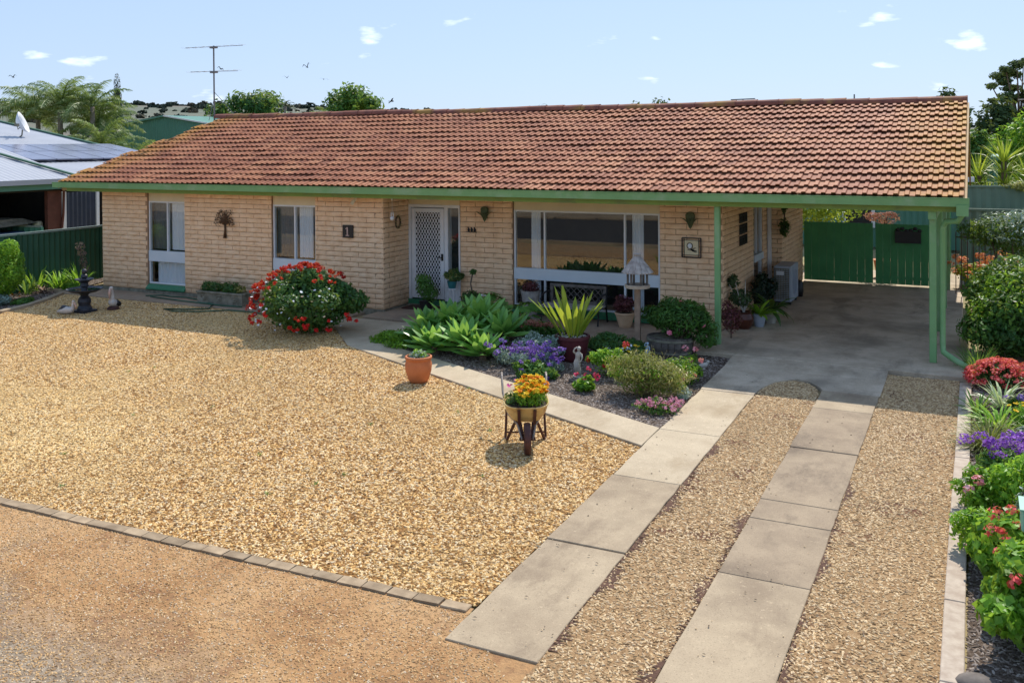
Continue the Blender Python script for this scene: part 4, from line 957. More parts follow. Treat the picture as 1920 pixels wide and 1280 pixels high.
# fences
def panel_fence(label, a, b, z0, h, mat, npan, rib, capm_, postm=None, amp=.016, name='panel_fence', group=None):
    a = Vector(a); b = Vector(b); t = thing(name, label, 'fence', (a.x,a.y,0), 0, group); d = (b-a)/npan
    for i in range(npan):
        p = d*i; q = d*(i+1); m = MB(); corr(m, (p.x,p.y), (q.x,q.y), z0, z0+h, max(3, int(d.length/rib)), amp); m.obj('fence_panel', mat, t)
        m = MB(); m.box((p.x-.035,p.y-.035,z0),(p.x+.035,p.y+.035,z0+h+.01)); m.obj('fence_post', postm or mat, t)
    m = MB(); e = d*npan; m.beam((0,0,z0+h+.02),(e.x,e.y,z0+h+.02),.06,.05); m.obj('top_rail', capm_, t)
    return t
MT['railgrey'] = pbr('pale_rail', (.30,.37,.32), (.26,.32,.28), 3, .5, .05)
panel_fence('dark green metal boundary fence behind the left garden bed', (-19.92,7.5), (-19.92,19.0), -.15, 1.40, MT['green_fence'], 5, .14, MT['railgrey'])
panel_fence('short light teal metal fence below the neighbour carport', (-24.0,18.1), (-32,18.1), -.1, 1.08, MT['green_teal'], 3, .24, MT['railgrey'])
panel_fence('grey green metal fence under the yuccas at the right', (-.35,26), (6,26.3), -.1, 2.22, MT['fence_sage'], 3, .2, MT['fence_sage'])
panel_fence('weathered dark green fence behind the iron pickets', (-.35,24.4), (6,24.4), -.1, 1.75, MT['fence_sage'], 3, .2, MT['fence_sage'])
# back-yard shed beyond the gate
bs = thing('back_shed', 'green metal shed with a white window seen over the carport gate', 'shed', (-2.5,31,0))
m = MB(); corr(m, (-3,0),(3,0),0,2.7,34); corr(m,(-3,5),(-3,0),0,2.7,20); corr(m,(3,0),(3,5),0,2.7,20); m.box((-3.1,-.1,2.7),(3.1,5,2.8)); m.obj('wall', MT['green_shed'], bs)
m = MB(); m.box((-1.3,-.06,.6),(-1.2,.0,2.4)); m.box((-.45,-.06,.6),(-.35,.0,2.4)); m.box((-1.2,-.05,2.3),(-.45,0,2.4)); w_ = m.obj('window', MT['white'], bs); MB().box((-1.2,-.04,.6),(-.45,-.02,2.3)).obj('pane', MT['dark'], w_)
pf = thing('potted_shrub', 'pink flowering potted shrub just behind the middle of the gate', 'plant', (-2.0,24.3,0)); foliage('flowers', petalm('dusty_pink',(.30,.08,.12),(.5,.18,.22),(.65,.35,.35)), pf, lumpy((0,0,1.42),(.42,.3,.2),4,seed=2), 700, .06)
MB().tube([(0,0,.3),(0,0,1.4)],.04,6).obj('stem', MT['bark'], pf); MB().lathe([(.2,0),(.28,.4),(.3,.42)],14).obj('pot', MT['terracotta'], pf)
t = thing('citrus_tree', 'sunlit yellow green shrub behind the left half of the gate', 'tree', (-4.4,26.5,0)); foliage('foliage', MT['yucca'], t, lumpy((0,0,1.5),(1.5,1.0,.8),10,seed=5), 4200, .13); MB().tube([(0,0,-.1),(0,0,1.2)],.07,7).obj('trunk', MT['bark'], t)
# poles, aerials
t = thing('power_pole', 'leaning timber power pole far off behind the green shed', 'power pole', (-124,150,0)); m = MB(); m.tube([(0,0,-1),(0,0,9.8)],[.32,.22],8); m.box((-2,-.1,9.0),(2,.1,9.2)); m.obj('pole', MT['bark'], t)
t = thing('power_pole', 'timber pole with fork braces in front of the eucalyptus', 'power pole', (2.05,46,0)); m = MB(); m.tube([(0,0,-.5),(0,0,5.6)],[.09,.07],8); m.obj('pole', MT['woodgrey'], t); m = MB(); m.tube([(-.42,0,5.9),(-.2,0,5.55),(0,0,5.4),(.2,0,5.55),(.42,0,5.9)],.03,6); m.beam((-.5,0,5.0),(.5,0,5.05),.05,.06); m.obj('cross_arm', MT['woodgrey'], t)
MT['alu'] = pbr('dull_aluminium', (.20,.21,.22), (.15,.16,.17), 6, .6, .05)
an = thing('television_antenna', 'tall two level television antenna standing on the left roof corner', 'antenna', (-18.3,19.02,4.0))
m = MB(); m.tube([(0,0,-.05),(0,0,1.95)],.021,6); m.tube([(.1,-.3,-.05),(0,0,.55)],.008,4); m.tube([(.75,0,.06),(0,0,.72)],.008,4); m.obj('mast', MT['alu'], an)
for z, l, hh in ((1.93,1.06,'upper'),(1.27,.88,'lower')):
    m = MB(); m.beam((-l,.05,z+.02),(l,-.05,z-.03),.014,.012)
    for q in range(9): x = -l+.05+q*l*.235; m.tube([(x,-.16,z),(x,.16,z)],.003,4)
    m.box((-.1,-.05,z-.05),(.1,.05,z)); m.obj('boom', MT['alu'], an)
t = thing('television_antenna', 'small flat aerial showing above the ridge towards the right', 'antenna', (-8.9,40,4.2)); m = MB(); m.tube([(0,0,-.6),(0,0,.86)],.025,5); m.beam((-.5,0,.86),(.5,0,.88),.16,.04)
m.obj('mast', MT['alu'], t)
t = thing('roof_mast', 'thin bare mast above the ridge left of the roof end', 'mast', (-4.45,40,4.2)); MB().tube([(0,0,-.6),(0,0,.95)],.03,5).obj('mast', MT['alu'], t)
# birds
MT['birdm'] = pbr('dark_feathers', (.02,.02,.022), (.015,.015,.016), 6, 1, 0, spec=0)
def bird(label, loc, s, a, b):
    s *= .5
    t = MB(); t.ball((0,0,0), .1*s, 8, 5, sc=(2.0,.7,.7)); t.add([(.02*s,0,.03*s),(-.12*s,0,.03*s),(-.18*s,.42*s,a*s),(-.02*s,.40*s,a*s),(-.10*s,.8*s,b*s)],[(0,1,2,3),(3,2,4)]); t.add([(.02*s,0,.03*s),(-.12*s,0,.03*s),(-.18*s,-.42*s,a*s),(-.02*s,-.40*s,a*s),(-.10*s,-.8*s,b*s)],[(3,2,1,0),(4,2,3)]); t.add([(-.16*s,.04*s,0),(-.16*s,-.04*s,0),(-.36*s,-.06*s,0),(-.36*s,.06*s,0)],[(0,1,2,3)])
    o = t.obj('bird', MT['birdm'], None, loc, (rnd.uniform(-.4,.4), 0, rnd.uniform(0,3))); tag(o, label, 'bird', 'birds in the sky'); return o
bird('bird gliding at the far left above the palms', (-62.5,45,8.3), 1.1, .3, .1)
bird('bird banking right beside the mast of the antenna', (-42.7,45,8.07), .9, .25, -.1)
bird('lowest left bird of the three right of the antenna', (-37.45,45,7.33), .7, .3, .2)
bird('highest of the three birds right of the antenna', (-35.9,45,7.9), .9, .5, .2)
bird('rightmost of the three birds right of the antenna', (-34.7,45,7.14), .85, .1, -.1)
bird('bird flying flat winged over the ridge under small clouds', (-29.9,45,5.72), 1.2, .05, .05)

# ------------------------------------------------------------------ things on the walls
WY_, DY_ = 15.425, 16.355
s = thing('number_plaque', 'square black plaque with a pale number 1 beside the second window', 'sign', (-11.32,WY_-.012,1.55))
bevel(MB().box((-.128,-.012,-.128),(.128,.012,.128)).obj('plate', MT['black'], s), .004)
MT['wooddk'] = pbr('dark_weathered_timber', (.17,.145,.125), (.09,.075,.065), 12, .85, .4, 60)
MT['cast'] = pbr('cast_pinkish_metal', (.62,.42,.34), (.5,.33,.26), 20, .5, .2)
cu = bpy.data.curves.new('numeral', 'FONT'); cu.body = '1'; cu.size = .235; cu.extrude = .005; cu.align_x = 'CENTER'; cu.align_y = 'CENTER'
try:
    import glob
except Exception: pass
n1 = MB(); n1.box((-.014,-.024,-.075),(.014,-.013,.085)); n1.box((-.042,-.0235,-.09),(.042,-.013,-.072)); n1.add([(-.014,-.0235,.085),(-.045,-.0235,.055),(-.045,-.0235,.042),(-.014,-.0235,.058)],[(0,1,2,3)]); n1.add([(-.014,-.013,.085),(-.045,-.013,.055),(-.045,-.013,.042),(-.014,-.013,.058)],[(3,2,1,0)]); n1.obj('numeral', MT['cast'], s)
bpy.data.curves.remove(cu)
MT['bronze'] = pbr('brown_wall_metal', (.15,.085,.045), (.09,.05,.028), 30, .5, .3, 80, metal=.5)
MT['verdigris'] = pbr('mossy_green_metal', (.12,.15,.07), (.07,.09,.045), 30, .7, .4, 80)
# metal tree
tw = thing('metal_wall_tree', 'brown metal tree ornament on the wall between the two windows', 'wall art', (-14.56,WY_-.02,1.62))
m = MB(); m.tube([(0,0,-.31),(.01,0,-.15),(0,0,-.02)], [.035,.022,.02], 6); m.tube([(-.05,0,-.32),(.05,0,-.32)],.012,5); rr_ = random.Random(9); ends = []
for i in range(11):
    a = R_(90+(i-5)*19); l = rr_.uniform(.16,.27); p1 = (math.cos(a)*l*.5, rr_.uniform(-.015,.01), -.02+math.sin(a)*l*.5+.03); p2 = (math.cos(a)*l*1.05, 0, .02+math.sin(a)*l*.95); m.tube([(0,0,-.05),p1,p2],[.012,.009,.006],5); ends += [p1,p2]
m.obj('trunk', MT['bronze'], tw, smooth=True); lf = MB()
for i in range(230):
    e = rr_.choice(ends); a = rr_.uniform(0,6.28); rr2 = rr_.uniform(0,.09); x, z = e[0]+math.cos(a)*rr2, e[2]+math.sin(a)*rr2*.9; q = rr_.uniform(0,6.28); s_ = rr_.uniform(.016,.028)
    if math.hypot(x/.31, (z-.05)/.28) > 1: continue
    dx, dz = math.cos(q)*s_, math.sin(q)*s_; yj = rr_.uniform(-.02,.01)
    lf.add([(x-dx,yj,z-dz),(x-dz*.5,yj-.006,z+dx*.5),(x+dx,yj,z+dz),(x+dz*.5,yj-.006,z-dx*.5)],[(0,1,2,3)])
lf.obj('leaves', MT['bronze'], tw)
def sconce(label, x):
    t = thing('wall_sconce', label, 'wall light', (x,DY_-.02,1.92), 0, 'leaf shaped wall sconces')
    MB().lathe([(.0,-.17),(.03,-.13),(.06,-.05),(.085,.03),(.09,.09),(.05,.13),(.02,.14)], 10, (0,-.05,0), sx=1, sy=.55).obj('shade', MT['verdigris'], t)
    m = MB()
    for k in range(7): m.strap((0,-.06,-.12), R_(-180+k*30), R_(60), .26, .05, .9, 4)
    m.obj('leaves', MT['verdigris'], t); MB().box((-.03,-.03,-.1),(.03,.02,.12)).obj('bracket', MT['verdigris'], t)
sconce('leafy green sconce on the wall between front door and big window', -8.68); sconce('leafy green sconce above the square leadlight by the carport post', -4.56)
# three little birds ornament
t = thing('wall_ornament', 'dark row of three small birds on the wall right of the door', 'wall art', (-9.0,DY_-.015,1.57)); m = MB()
for k in range(3): m.ball((-.07+.07*k,0,.01), .03, 8, 5, sc=(1,.4,1.1)); m.ball((-.08+.07*k,0,.05), .017, 6, 4, sc=(1,.5,1)); m.beam((-.085+.07*k,0,-.01),(-.03+.07*k,0,-.04),.012,.01)
m.beam((-.12,0,-.03),(.12,0,-.03),.012,.01); m.obj('figures', MT['black'], t)
# square leadlight panel
t = thing('leadlight_panel', 'square leadlight panel with a round flower motif on the wall', 'wall art', (-4.555,DY_-.02,1.42)); m = MB(); h_ = .17
for a, b in (((-h_,-h_),(h_,-h_)),((h_,-h_),(h_,h_)),((h_,h_),(-h_,h_)),((-h_,h_),(-h_,-h_))): m.beam((a[0],0,a[1]),(b[0],0,b[1]),.018,.018,upv=(0,1,0))
for a in (-1,1): m.beam((-h_,0,a*.13),(h_,0,a*.13),.007,.01,upv=(0,1,0)); m.beam((a*.13,0,-h_),(a*.13,0,h_),.007,.01,upv=(0,1,0))
m.obj('frame', MT['black'], t); m = MB(); m.tube([(.05*math.cos(k*.524)-.03,-.004,.03+.055*math.sin(k*.524)) for k in range(13)],.006,4); 
for k in range(5): m.tube([(-.02,-.004,-.02),(.02+.02*k,-.004,-.06+.02*k*(k%2)),(.09-.04*k,-.004,-.08+.01*k)],.005,4)
m.obj('motif', MT['black'], t); MB().box((-.13,.004,-.13),(.13,.008,.13)).obj('glass', MT['cream'], t); MB().ball((-.03,0,.03),.04,8,5,sc=(1,.2,1.1)).obj('flower', MT['white'], t)
# alcove mask wreath and wind chime
t = thing('wall_wreath', 'dark oval wreath hung on the side wall of the door alcove', 'wreath', (-10.465,15.93,1.72)); m = MB()
for k in range(40): a = k*.157; m.strap((0,.09*math.cos(a),.12*math.sin(a)), rnd.uniform(-1,1), rnd.uniform(-.5,1.2), .06,.02,.5,3,tint=rnd.random())
m.obj('leaves', MT['leaf_gold'], t); m = MB(); m.tube([(0,.085*math.cos(k*.4),.115*math.sin(k*.4)) for k in range(17)],.018,6); m.obj('ring', MT['bark'], t)
t = thing('wind_chime', 'small clear wind chime hanging from the eave before the alcove', 'wind chime', (-10.35,15.55,2.25)); m = MB(); m.tube([(0,0,0),(0,0,-.35)],.003,4); m.obj('cord', MT['white'], t); m = MB(); m.ball((0,0,-.42),.045,8,6); m.ball((0,0,-.05),.02,6,4)
for k in range(4): m.tube([(.03*math.cos(k*1.57),.03*math.sin(k*1.57),-.3),(.03*math.cos(k*1.57),.03*math.sin(k*1.57),-.4)],.005,4)
m.obj('crystal', MT['white'], t)
t = thing('flood_light', 'small cream sensor light under the eave beside the plaque', 'light', (-11.05,15.3,2.25)); m = MB(); m.beam((0,0,-.02),(-.05,-.06,-.14),.07,.05); m.obj('lamp_head', MT['cream'], t); MB().box((-.03,-.03,-.02),(.03,.03,0)).obj('base', MT['white'], t)
# 3x3 metal squares on the carport wall
t = thing('wall_grid_art', 'dark three by three metal lattice ornament on the carport side wall', 'wall art', (-3.97,17.83,1.65)); m = MB()
for i in range(3):
    for j in range(3):
        y, z = (i-1)*.22, (j-1)*.21
        for s_ in (-.07,.02,.08): m.beam((0,y+s_,z-.09),(0,y+s_,z+.09),.02,.02,upv=(1,0,0))
        m.beam((0,y-.09,z+.05),(0,y+.09,z+.05),.012,.012,upv=(1,0,0)); m.beam((0,y-.09,z-.07),(0,y+.09,z-.07),.012,.012,upv=(1,0,0))
m.obj('lattice', MT['black'], t)
t = thing('hanging_staghorn', 'dried trailing plant hanging high on the carport wall', 'plant', (-3.62,20.1,1.95)); foliage('foliage', MT['leaf_dk'], t, [(0,0,.1,.08,.08,.28),(0,0,-.45,.12,.1,.2)], 500, .07, droop=.5); MB().tube([(0,0,.3),(0,0,-.6)],.015,5).obj('stem', MT['bark'], t)
t = thing('gate_plaque', 'black metal ornament fixed to the right gate leaf', 'sign', (-1.40,22.86,1.15)); m = MB(); m.box((-.28,-.02,-.17),(.26,0,.10))
for k in range(6): m.ball((-.22+.09*k,-.01,.13+.03*math.sin(k*2)),.05,6,4,sc=(1,.3,.8))
m.obj('plate', MT['black'], t)
# gates
def gate(label, x0, x1, name='carport_gate'):
    t = thing(name, label, 'gate', (x0,22.94,0), 0, 'green carport gates'); n = 9; wd = (x1-x0)/n
    pm = MB().box((.0015,-.02,.035),(wd-.0015,.0,1.40)).mesh('board', MT['green_dk'])
    for i in range(n): bo = link('board', pm, t, (wd*i,rnd.uniform(-.006,.004),0))
    m = MB(); m.box((0,.005,.15),(x1-x0,.04,.21)); m.box((0,.005,1.2),(x1-x0,.04,1.26)); m.box((0,.004,.035),(.04,.045,1.41)); m.box((x1-x0-.04,.004,.035),(x1-x0,.045,1.41)); m.obj('frame', MT['green_dk'], t)
gate('left leaf of the green board gate next to the house wall', -3.68, -2.16); gate('right leaf of the green board gate carrying the black ornament', -2.10, -.68)
m = MB(); corr(m, (-.62,22.9), (-.62,26), 0, 1.5, 22, .014); tag(m.obj('side_screen', MT['green_dk']), 'dark green metal screen running back from the last carport post', 'fence')
# air conditioner
t = thing('air_conditioner', 'pale blue grey outdoor air conditioner against the carport wall', 'air conditioner', (-3.70,19.36,0))
MT['acb'] = pbr('bleached_blue_casing', (.40,.44,.50), (.34,.38,.44), 3, .5, .08); bevel(MB().box((0,0,.06),(.34,.82,.78)).obj('casing', MT['acb'], t), .015)
m = MB(); 
for k in range(17): z = .12+.037*k; m.box((.02,-.012,z),(.30,-.003,z+.02))
for k in range(6): x = .03+.05*k; m.box((x,-.016,.1),(x+.012,-.011,.74))
m.obj('grille', MT['stoneg'], t); MB().box((.05,-.02,.6),(.20,-.014,.68)).obj('label_plate', MT['white'], t); m = MB(); m.box((.02,.05,0),(.32,.12,.06)); m.box((.02,.7,0),(.32,.77,.06)); m.obj('feet', MT['black'], t)
m = MB(); V=[]; m.tube([(.345,.41+.26*math.cos(k*.349),.42+.26*math.sin(k*.349)) for k in range(19)],.01,4)
for k in range(6): m.tube([(.345,.41+.24-.08*k,.2),(.345,.41+.24-.08*k,.64)],.005,4)
m.obj('fan_guard', MT['acb'], t)
tag(MB().lathe([(.11,0),(.13,.1),(.12,.3),(.06,.34),(.02,.36)],12,(0,0,0)).obj('gas_bottle', MT['black'], None, (-3.45,20.6,0), smooth=True), 'black rounded canister behind the air conditioner', 'canister')

# ------------------------------------------------------------------ pots
def pot(name, label, loc, prof, mat, soil_r=None, soil_z=None, cat='pot', rim=None, n=22):
    t = thing(name, label, cat, loc); m = MB(); 
    inner = [(r-.018, z) for r, z in prof[::-1] if z > prof[-1][1]*.7]
    m.lathe(prof+inner, n, cap=True); m.obj('pot', mat, t, smooth=False)
    sz = soil_z or prof[-1][1]-.03; sr = soil_r or prof[-1][0]-.02; m = MB(); m.lathe([(sr,sz-.02),(sr,sz),(sr*.5,sz+.012),(.01,sz+.015)], 16); m.obj('soil', MT['soil'], t); return t
t = pot('terracotta_pot', 'round terracotta pot of small succulents on the gravel by the path', (-7.20,11.46,gz(11.46)), [(.115,0),(.15,.05),(.185,.17),(.195,.26),(.18,.31),(.178,.335),(.195,.345),(.195,.375),(.18,.38)], MT['terracotta'], n=32)
for o in t.children: 
    if o.name.startswith('pot'): o.data.polygons.foreach_set('use_smooth', [True]*len(o.data.polygons))
foliage('foliage', MT['leaf_grey'], t, [(0,0,.38,.15,.15,.06),(.05,0,.40,.08,.08,.07)], 260, .04); foliage('foliage', MT['leaf_lime'], t, [(-.03,.04,.40,.1,.1,.07),(.1,-.02,.39,.05,.05,.05)], 160, .045)
def blades(name, mat, parent, n, ln, wd, el=(50,88), droop=(.2,.9), base=(0,0,0), r=.05, seed=1, seg=5, parts=False, fold=.3, belly=.5, tint=(.1,.95), basew=.5):
    q = random.Random(seed); M_ = MB()
    for i in range(n):
        a = i*2.399+q.uniform(-.3,.3); e = R_(q.uniform(*el)); m = MB() if parts else M_
        b = (base[0]+r*math.cos(a)*q.random(), base[1]+r*math.sin(a)*q.random(), base[2])
        m.strap(b, a, e, ln*q.uniform(.7,1.1), wd*q.uniform(.8,1.15), q.uniform(*droop), seg, fold, tint=q.uniform(*tint), belly=belly, basew=basew)
        if parts: m.obj(name, mat, parent, smooth=False)
    if not parts: return M_.obj(name, mat, parent)
t = pot('maroon_pot', 'large maroon glazed pot holding tall yellow green strappy leaves', (-5.66,13.5,gz(13.5)+.0), [(.17,0),(.2,.05),(.245,.25),(.262,.34),(.275,.35),(.275,.39),(.255,.395)], MT['maroon'], n=32)
for i in range(30):
    q = random.Random(i+50); m = MB(); a = i*2.399; sp = .06+.13*q.random(); e = R_(q.uniform(56,86)); b = Vector((sp*math.cos(a), sp*math.sin(a)*.8, .37)); ln = q.uniform(.48,.82)
    m.strap(b, a+q.uniform(-.4,.4), e, ln, q.uniform(.06,.085), q.uniform(.1,.55), 6, .45, tint=q.uniform(.35,1), belly=.72, basew=.22); m.obj('leaf', MT['yucca'], t)
m = MB(); 
for k in range(60): a, rr_q = rnd.uniform(0,6.28), rnd.uniform(.05,.24); m.ball((rr_q*math.cos(a), rr_q*math.sin(a), .385), .014, 5, 3)
tag(m.obj('pebbles', MT['stonew'], t), kind='stuff')
t = pot('cream_pot', 'cream flared pot with a burgundy leaved plant on the porch', (-5.65,15.9,0), [(.10,0),(.12,.05),(.17,.22),(.185,.24),(.185,.27)], pbr('peach_clay', (.62,.42,.26), (.52,.34,.2), 8, .8, .3, 60)); foliage('foliage', MT['leaf_red'], t, lumpy((0,0,.40),(.22,.22,.17),5,seed=3), 1100, .06); put_flowers(t, [flower_mesh('flower', petalm('mauve_petals',(.3,.12,.3),(.45,.2,.4),(.6,.35,.5)), .03)], [(rnd.uniform(-.15,.15),rnd.uniform(-.15,.0),.5+rnd.uniform(-.05,.06)) for _ in range(8)])
t = pot('tall_planter', 'tall grey planter topped with burgundy foliage left of the bench', (-7.58,16.05,0), [(.10,0),(.13,.12),(.17,.40),(.19,.5),(.2,.52)], MT['woodgrey']); foliage('foliage', MT['leaf_red'], t, [(0,0,.58,.17,.17,.11)], 600, .05)
t = pot('potted_shrub', 'feathery grey green potted shrub in front of the security door', (-9.78,15.85,0), [(.09,0),(.11,.1),(.13,.2)], MT['black']); foliage('foliage', MT['leaf_mid'], t, [(0,0,.45,.2,.2,.25),(-.05,0,.62,.18,.15,.12),(.1,.05,.35,.15,.15,.2)], 1500, .05, droop=-.3)
st_ = thing('plant_stand', 'white metal stand carrying a teal pot by the sidelight', 'stand', (-9.33,16.12,0)); m = MB()
for a in range(4): m.tube([(.1*math.cos(a*1.57+.78),.1*math.sin(a*1.57+.78),0),(.08*math.cos(a*1.57+.78),.08*math.sin(a*1.57+.78),.42)],.008,5)
m.obj('leg', MT['white'], st_); MB().lathe([(.11,.42),(.11,.435),(.01,.437)],16).obj('top', MT['white'], st_)
t = pot('teal_pot', 'teal pot of brown trailing foliage on the white stand by the door', (-9.33,16.12,.437), [(.07,0),(.09,.08),(.10,.13),(.105,.14)], pbr('teal_glaze',(.03,.16,.17),(.02,.12,.13),5,.3)); foliage('foliage', MT['leaf_gold'], t, lumpy((0,0,.24),(.19,.15,.14),5,seed=8), 420, .06); foliage('foliage', MT['leaf_dk'], t, lumpy((0.03,0,.24),(.2,.15,.16),5,seed=8), 600, .06, droop=.4)
t = pot('curly_plant', 'brown pot with a tall curling stemmed succulent beside the porch wall', (-8.66,15.7,0), [(.1,0),(.14,.12),(.15,.16)], MT['terracotta']); m = MB(); m.tube([(0,0,.1),(.03,0,.4),(-.02,0,.62),(.02,0,.80),(.05,0,.86),(.08,0,.80)],.014,6)
for k in range(4): m.tube([(0,0,.15),(.1*math.cos(k*1.6),.1*math.sin(k*1.6),.3),(.15*math.cos(k*1.6+.5),.15*math.sin(k*1.6+.5),.45)],.01,5)
m.obj('stem', MT['bark'], t); foliage('foliage', MT['leaf_dk'], t, [(0,0,.32,.24,.2,.18),(.03,0,.85,.06,.05,.05)], 650, .07)
t = thing('white_flowers', 'small clump of white arum flowers behind the agaves', 'flowers', (-8.26,15.4,0)); blades('leaf', MT['leaf_mid'], t, 10, .4, .06, seed=7)
put_flowers(t, [flower_mesh('flower', MT['curtain'], .06, 5, .7)], [(rnd.uniform(-.1,.1),rnd.uniform(-.1,.1),.42+rnd.uniform(-.06,.04)) for _ in range(7)])
# carport wall pots
t = pot('brown_glazed_pot', 'glossy brown pot with a leggy grey plant at the carport corner', (-3.71,16.65,0), [(.10,0),(.15,.07),(.175,.18),(.14,.27),(.125,.28),(.14,.30)], pbr('brown_glaze',(.12,.035,.018),(.07,.02,.012),6,.3,.1)); m = MB()
for k in range(6): a = k*1.05; m.tube([(0,0,.28),(.08*math.cos(a),.08*math.sin(a),.45),(.17*math.cos(a+.4)-.08,.17*math.sin(a+.4),.62+.05*k)],[.014,.01,.006],5)
m.obj('stem', MT['stonew'], t); foliage('foliage', MT['leaf_gum'], t, [(-.05,0,.55,.2,.18,.16),(-.18,.0,.82,.1,.1,.12)], 520, .08)
t = pot('blue_grey_pot', 'blue grey pot of bright fern beside the brown glazed pot', (-3.5,16.95,0), [(.08,0),(.10,.08),(.12,.22)], MT['acb']); blades('frond', MT['leaf_lime'], t, 26, .42, .07, (10,75), (.8,1.7), (0,0,.2), seed=14)
t = pot('white_pot', 'white pot of drooping dark fern nearest the air conditioner', (-3.38,17.35,0), [(.09,0),(.12,.1),(.14,.24)], MT['stonew']); blades('frond', MT['leaf_dk'], t, 34, .5, .09, (5,65), (.9,1.9), (0,0,.22), seed=15)
t = thing('climbing_shrub', 'nearly black leafy shrub beneath the carport side window', 'shrub', (-3.75,18.4,0)); foliage('foliage', MT['leaf_cypress'], t, lumpy((0,0,.42),(.22,.5,.36),6,seed=4), 1800, .08)
t = thing('brown_shrub', 'brown leafed small shrub between the green post and house corner', 'shrub', (-3.72,15.75,0)); foliage('foliage', MT['leaf_red'], t, lumpy((0,0,.32),(.16,.16,.32),5,seed=5), 700, .06); MB().tube([(0,0,0),(0,0,.4)],.015,5).obj('stem', MT['bark'], t)
# bench
be = thing('garden_bench', 'weathered bench with lattice back under the big front window', 'bench', (-6.66,16.05,0)); W_ = .56
m = MB()
for z0, z1 in ((.60,.66),(.30,.36)): m.box((-W_,.09,z0),(W_,.13,z1))
for x in (-W_,W_-.06): m.box((x,.092,.36),(x+.06,.128,.60))
bevel(m.obj('backrest', MT['wooddk'], be), .008); m = MB()
for k in range(9): x = -W_+.06+k*.12; m.tube([(x,.11,.36),(x+.24,.11,.60)] if x+.24 < W_ else [(x,.11,.36),(W_-.05,.11,.5)],.008,4); m.tube([(x+.24,.108,.36),(x,.108,.60)] if x+.24 < W_ else [(W_-.05,.108,.42),(x,.108,.60)],.008,4)
m.obj('lattice', MT['wooddk'], be)
slt = MB().box((-W_-.02,0,0),(W_+.02,.05,.018)).mesh('slat', MT['woodgrey'])
for k in range(5): link('slat', slt, be, (0,-.32+.075*k,.30))
for s_ in (-1,1):
    m = MB(); x = s_*W_; m.tube([(x,-.33,0),(x,-.30,.15),(x,-.31,.29)],.016,6); m.tube([(x,.16,0),(x,.09,.3),(x,.12,.66)],.016,6); m.tube([(x,-.31,.29),(x,.09,.29)],.014,6); m.tube([(x,.11,.52),(x,-.1,.53),(x,-.28,.49),(x,-.33,.42),(x,-.27,.38)],.016,6); m.obj('leg', MT['black'], be)
tag(MB().box((-.35,-.2,0),(.35,.2,.018)).obj('door_mat', MT['rust'], None, (-10.0,16.05,.004)), 'dark brown doormat at the foot of the security door', 'doormat')
# trough planter with relief, plants
t = thing('trough_planter', 'long mossy concrete trough with scroll relief under the metal tree', 'planter', (-14.22,15.0,-.035), R_(0)); m = MB(); l_, d_, h2 = .62,.14,.25
m.prism([(-l_,-d_),(l_,-d_),(l_,d_),(-l_,d_)],0,h2); m.box((-l_-.02,-d_-.02,h2-.03),(l_+.02,-d_+.02,h2+.01)); m.box((-l_-.02,d_-.02,h2-.03),(l_+.02,d_+.02,h2+.01)); m.box((-l_-.02,-d_+.02,h2-.03),(-l_+.02,d_-.02,h2+.01)); m.box((l_-.02,-d_+.02,h2-.03),(l_+.02,d_-.02,h2+.01)); bevel(m.obj('trough', MT['stoneg'], t), .008)
m = MB()
for cx in (-.42,.0,.42):
    m.tube([(cx+.10*math.cos(k*.5)*(1-k*.03),-d_-.006,.12+.065*math.sin(k*.5)*(1-k*.03)) for k in range(16)],.009,4)
    m.ball((cx,-d_-.004,.12),.025,7,5,sc=(1,.5,1))
m.obj('relief', MT['stoneg'], t); foliage('foliage', MT['leaf_dk'], t, [(x,0,.33,.16,.12,.13) for x in (-.45,-.2,.1,.3)], 1500, .06); foliage('foliage', MT['leaf_gold'], t, [(.45,0,.33,.15,.12,.08),(-.4,0,.36,.1,.1,.06)], 260, .06)
# hose
t = MB(); P = [(-15.75,15.1,-.01)]
hp_ = [(-15.9,15.15),(-15.5,15.2),(-14.9,15.05),(-14.3,14.75),(-14.1,14.45),(-14.5,14.2),(-14.95,14.05),(-14.6,13.95),(-14.1,14.1),(-13.6,14.45),(-13.0,14.5),(-12.6,14.4)]
t.tube([(x,y,(-.015 if y > 14.6 else gz(y)+.03)) for x, y in [(-16.5,15.0),(-16.2,15.2)]+hp_], .014, 6); t.tube([(x,y,-.012) for x, y in ((-16.3,14.95),(-15.2,14.8),(-14.4,14.75),(-14.0,14.7),(-13.5,14.75))],.014,6)
tag(t.obj('garden_hose', MT['green_fence'], smooth=True), 'dark green garden hose looping along the path below the wall', 'hose')
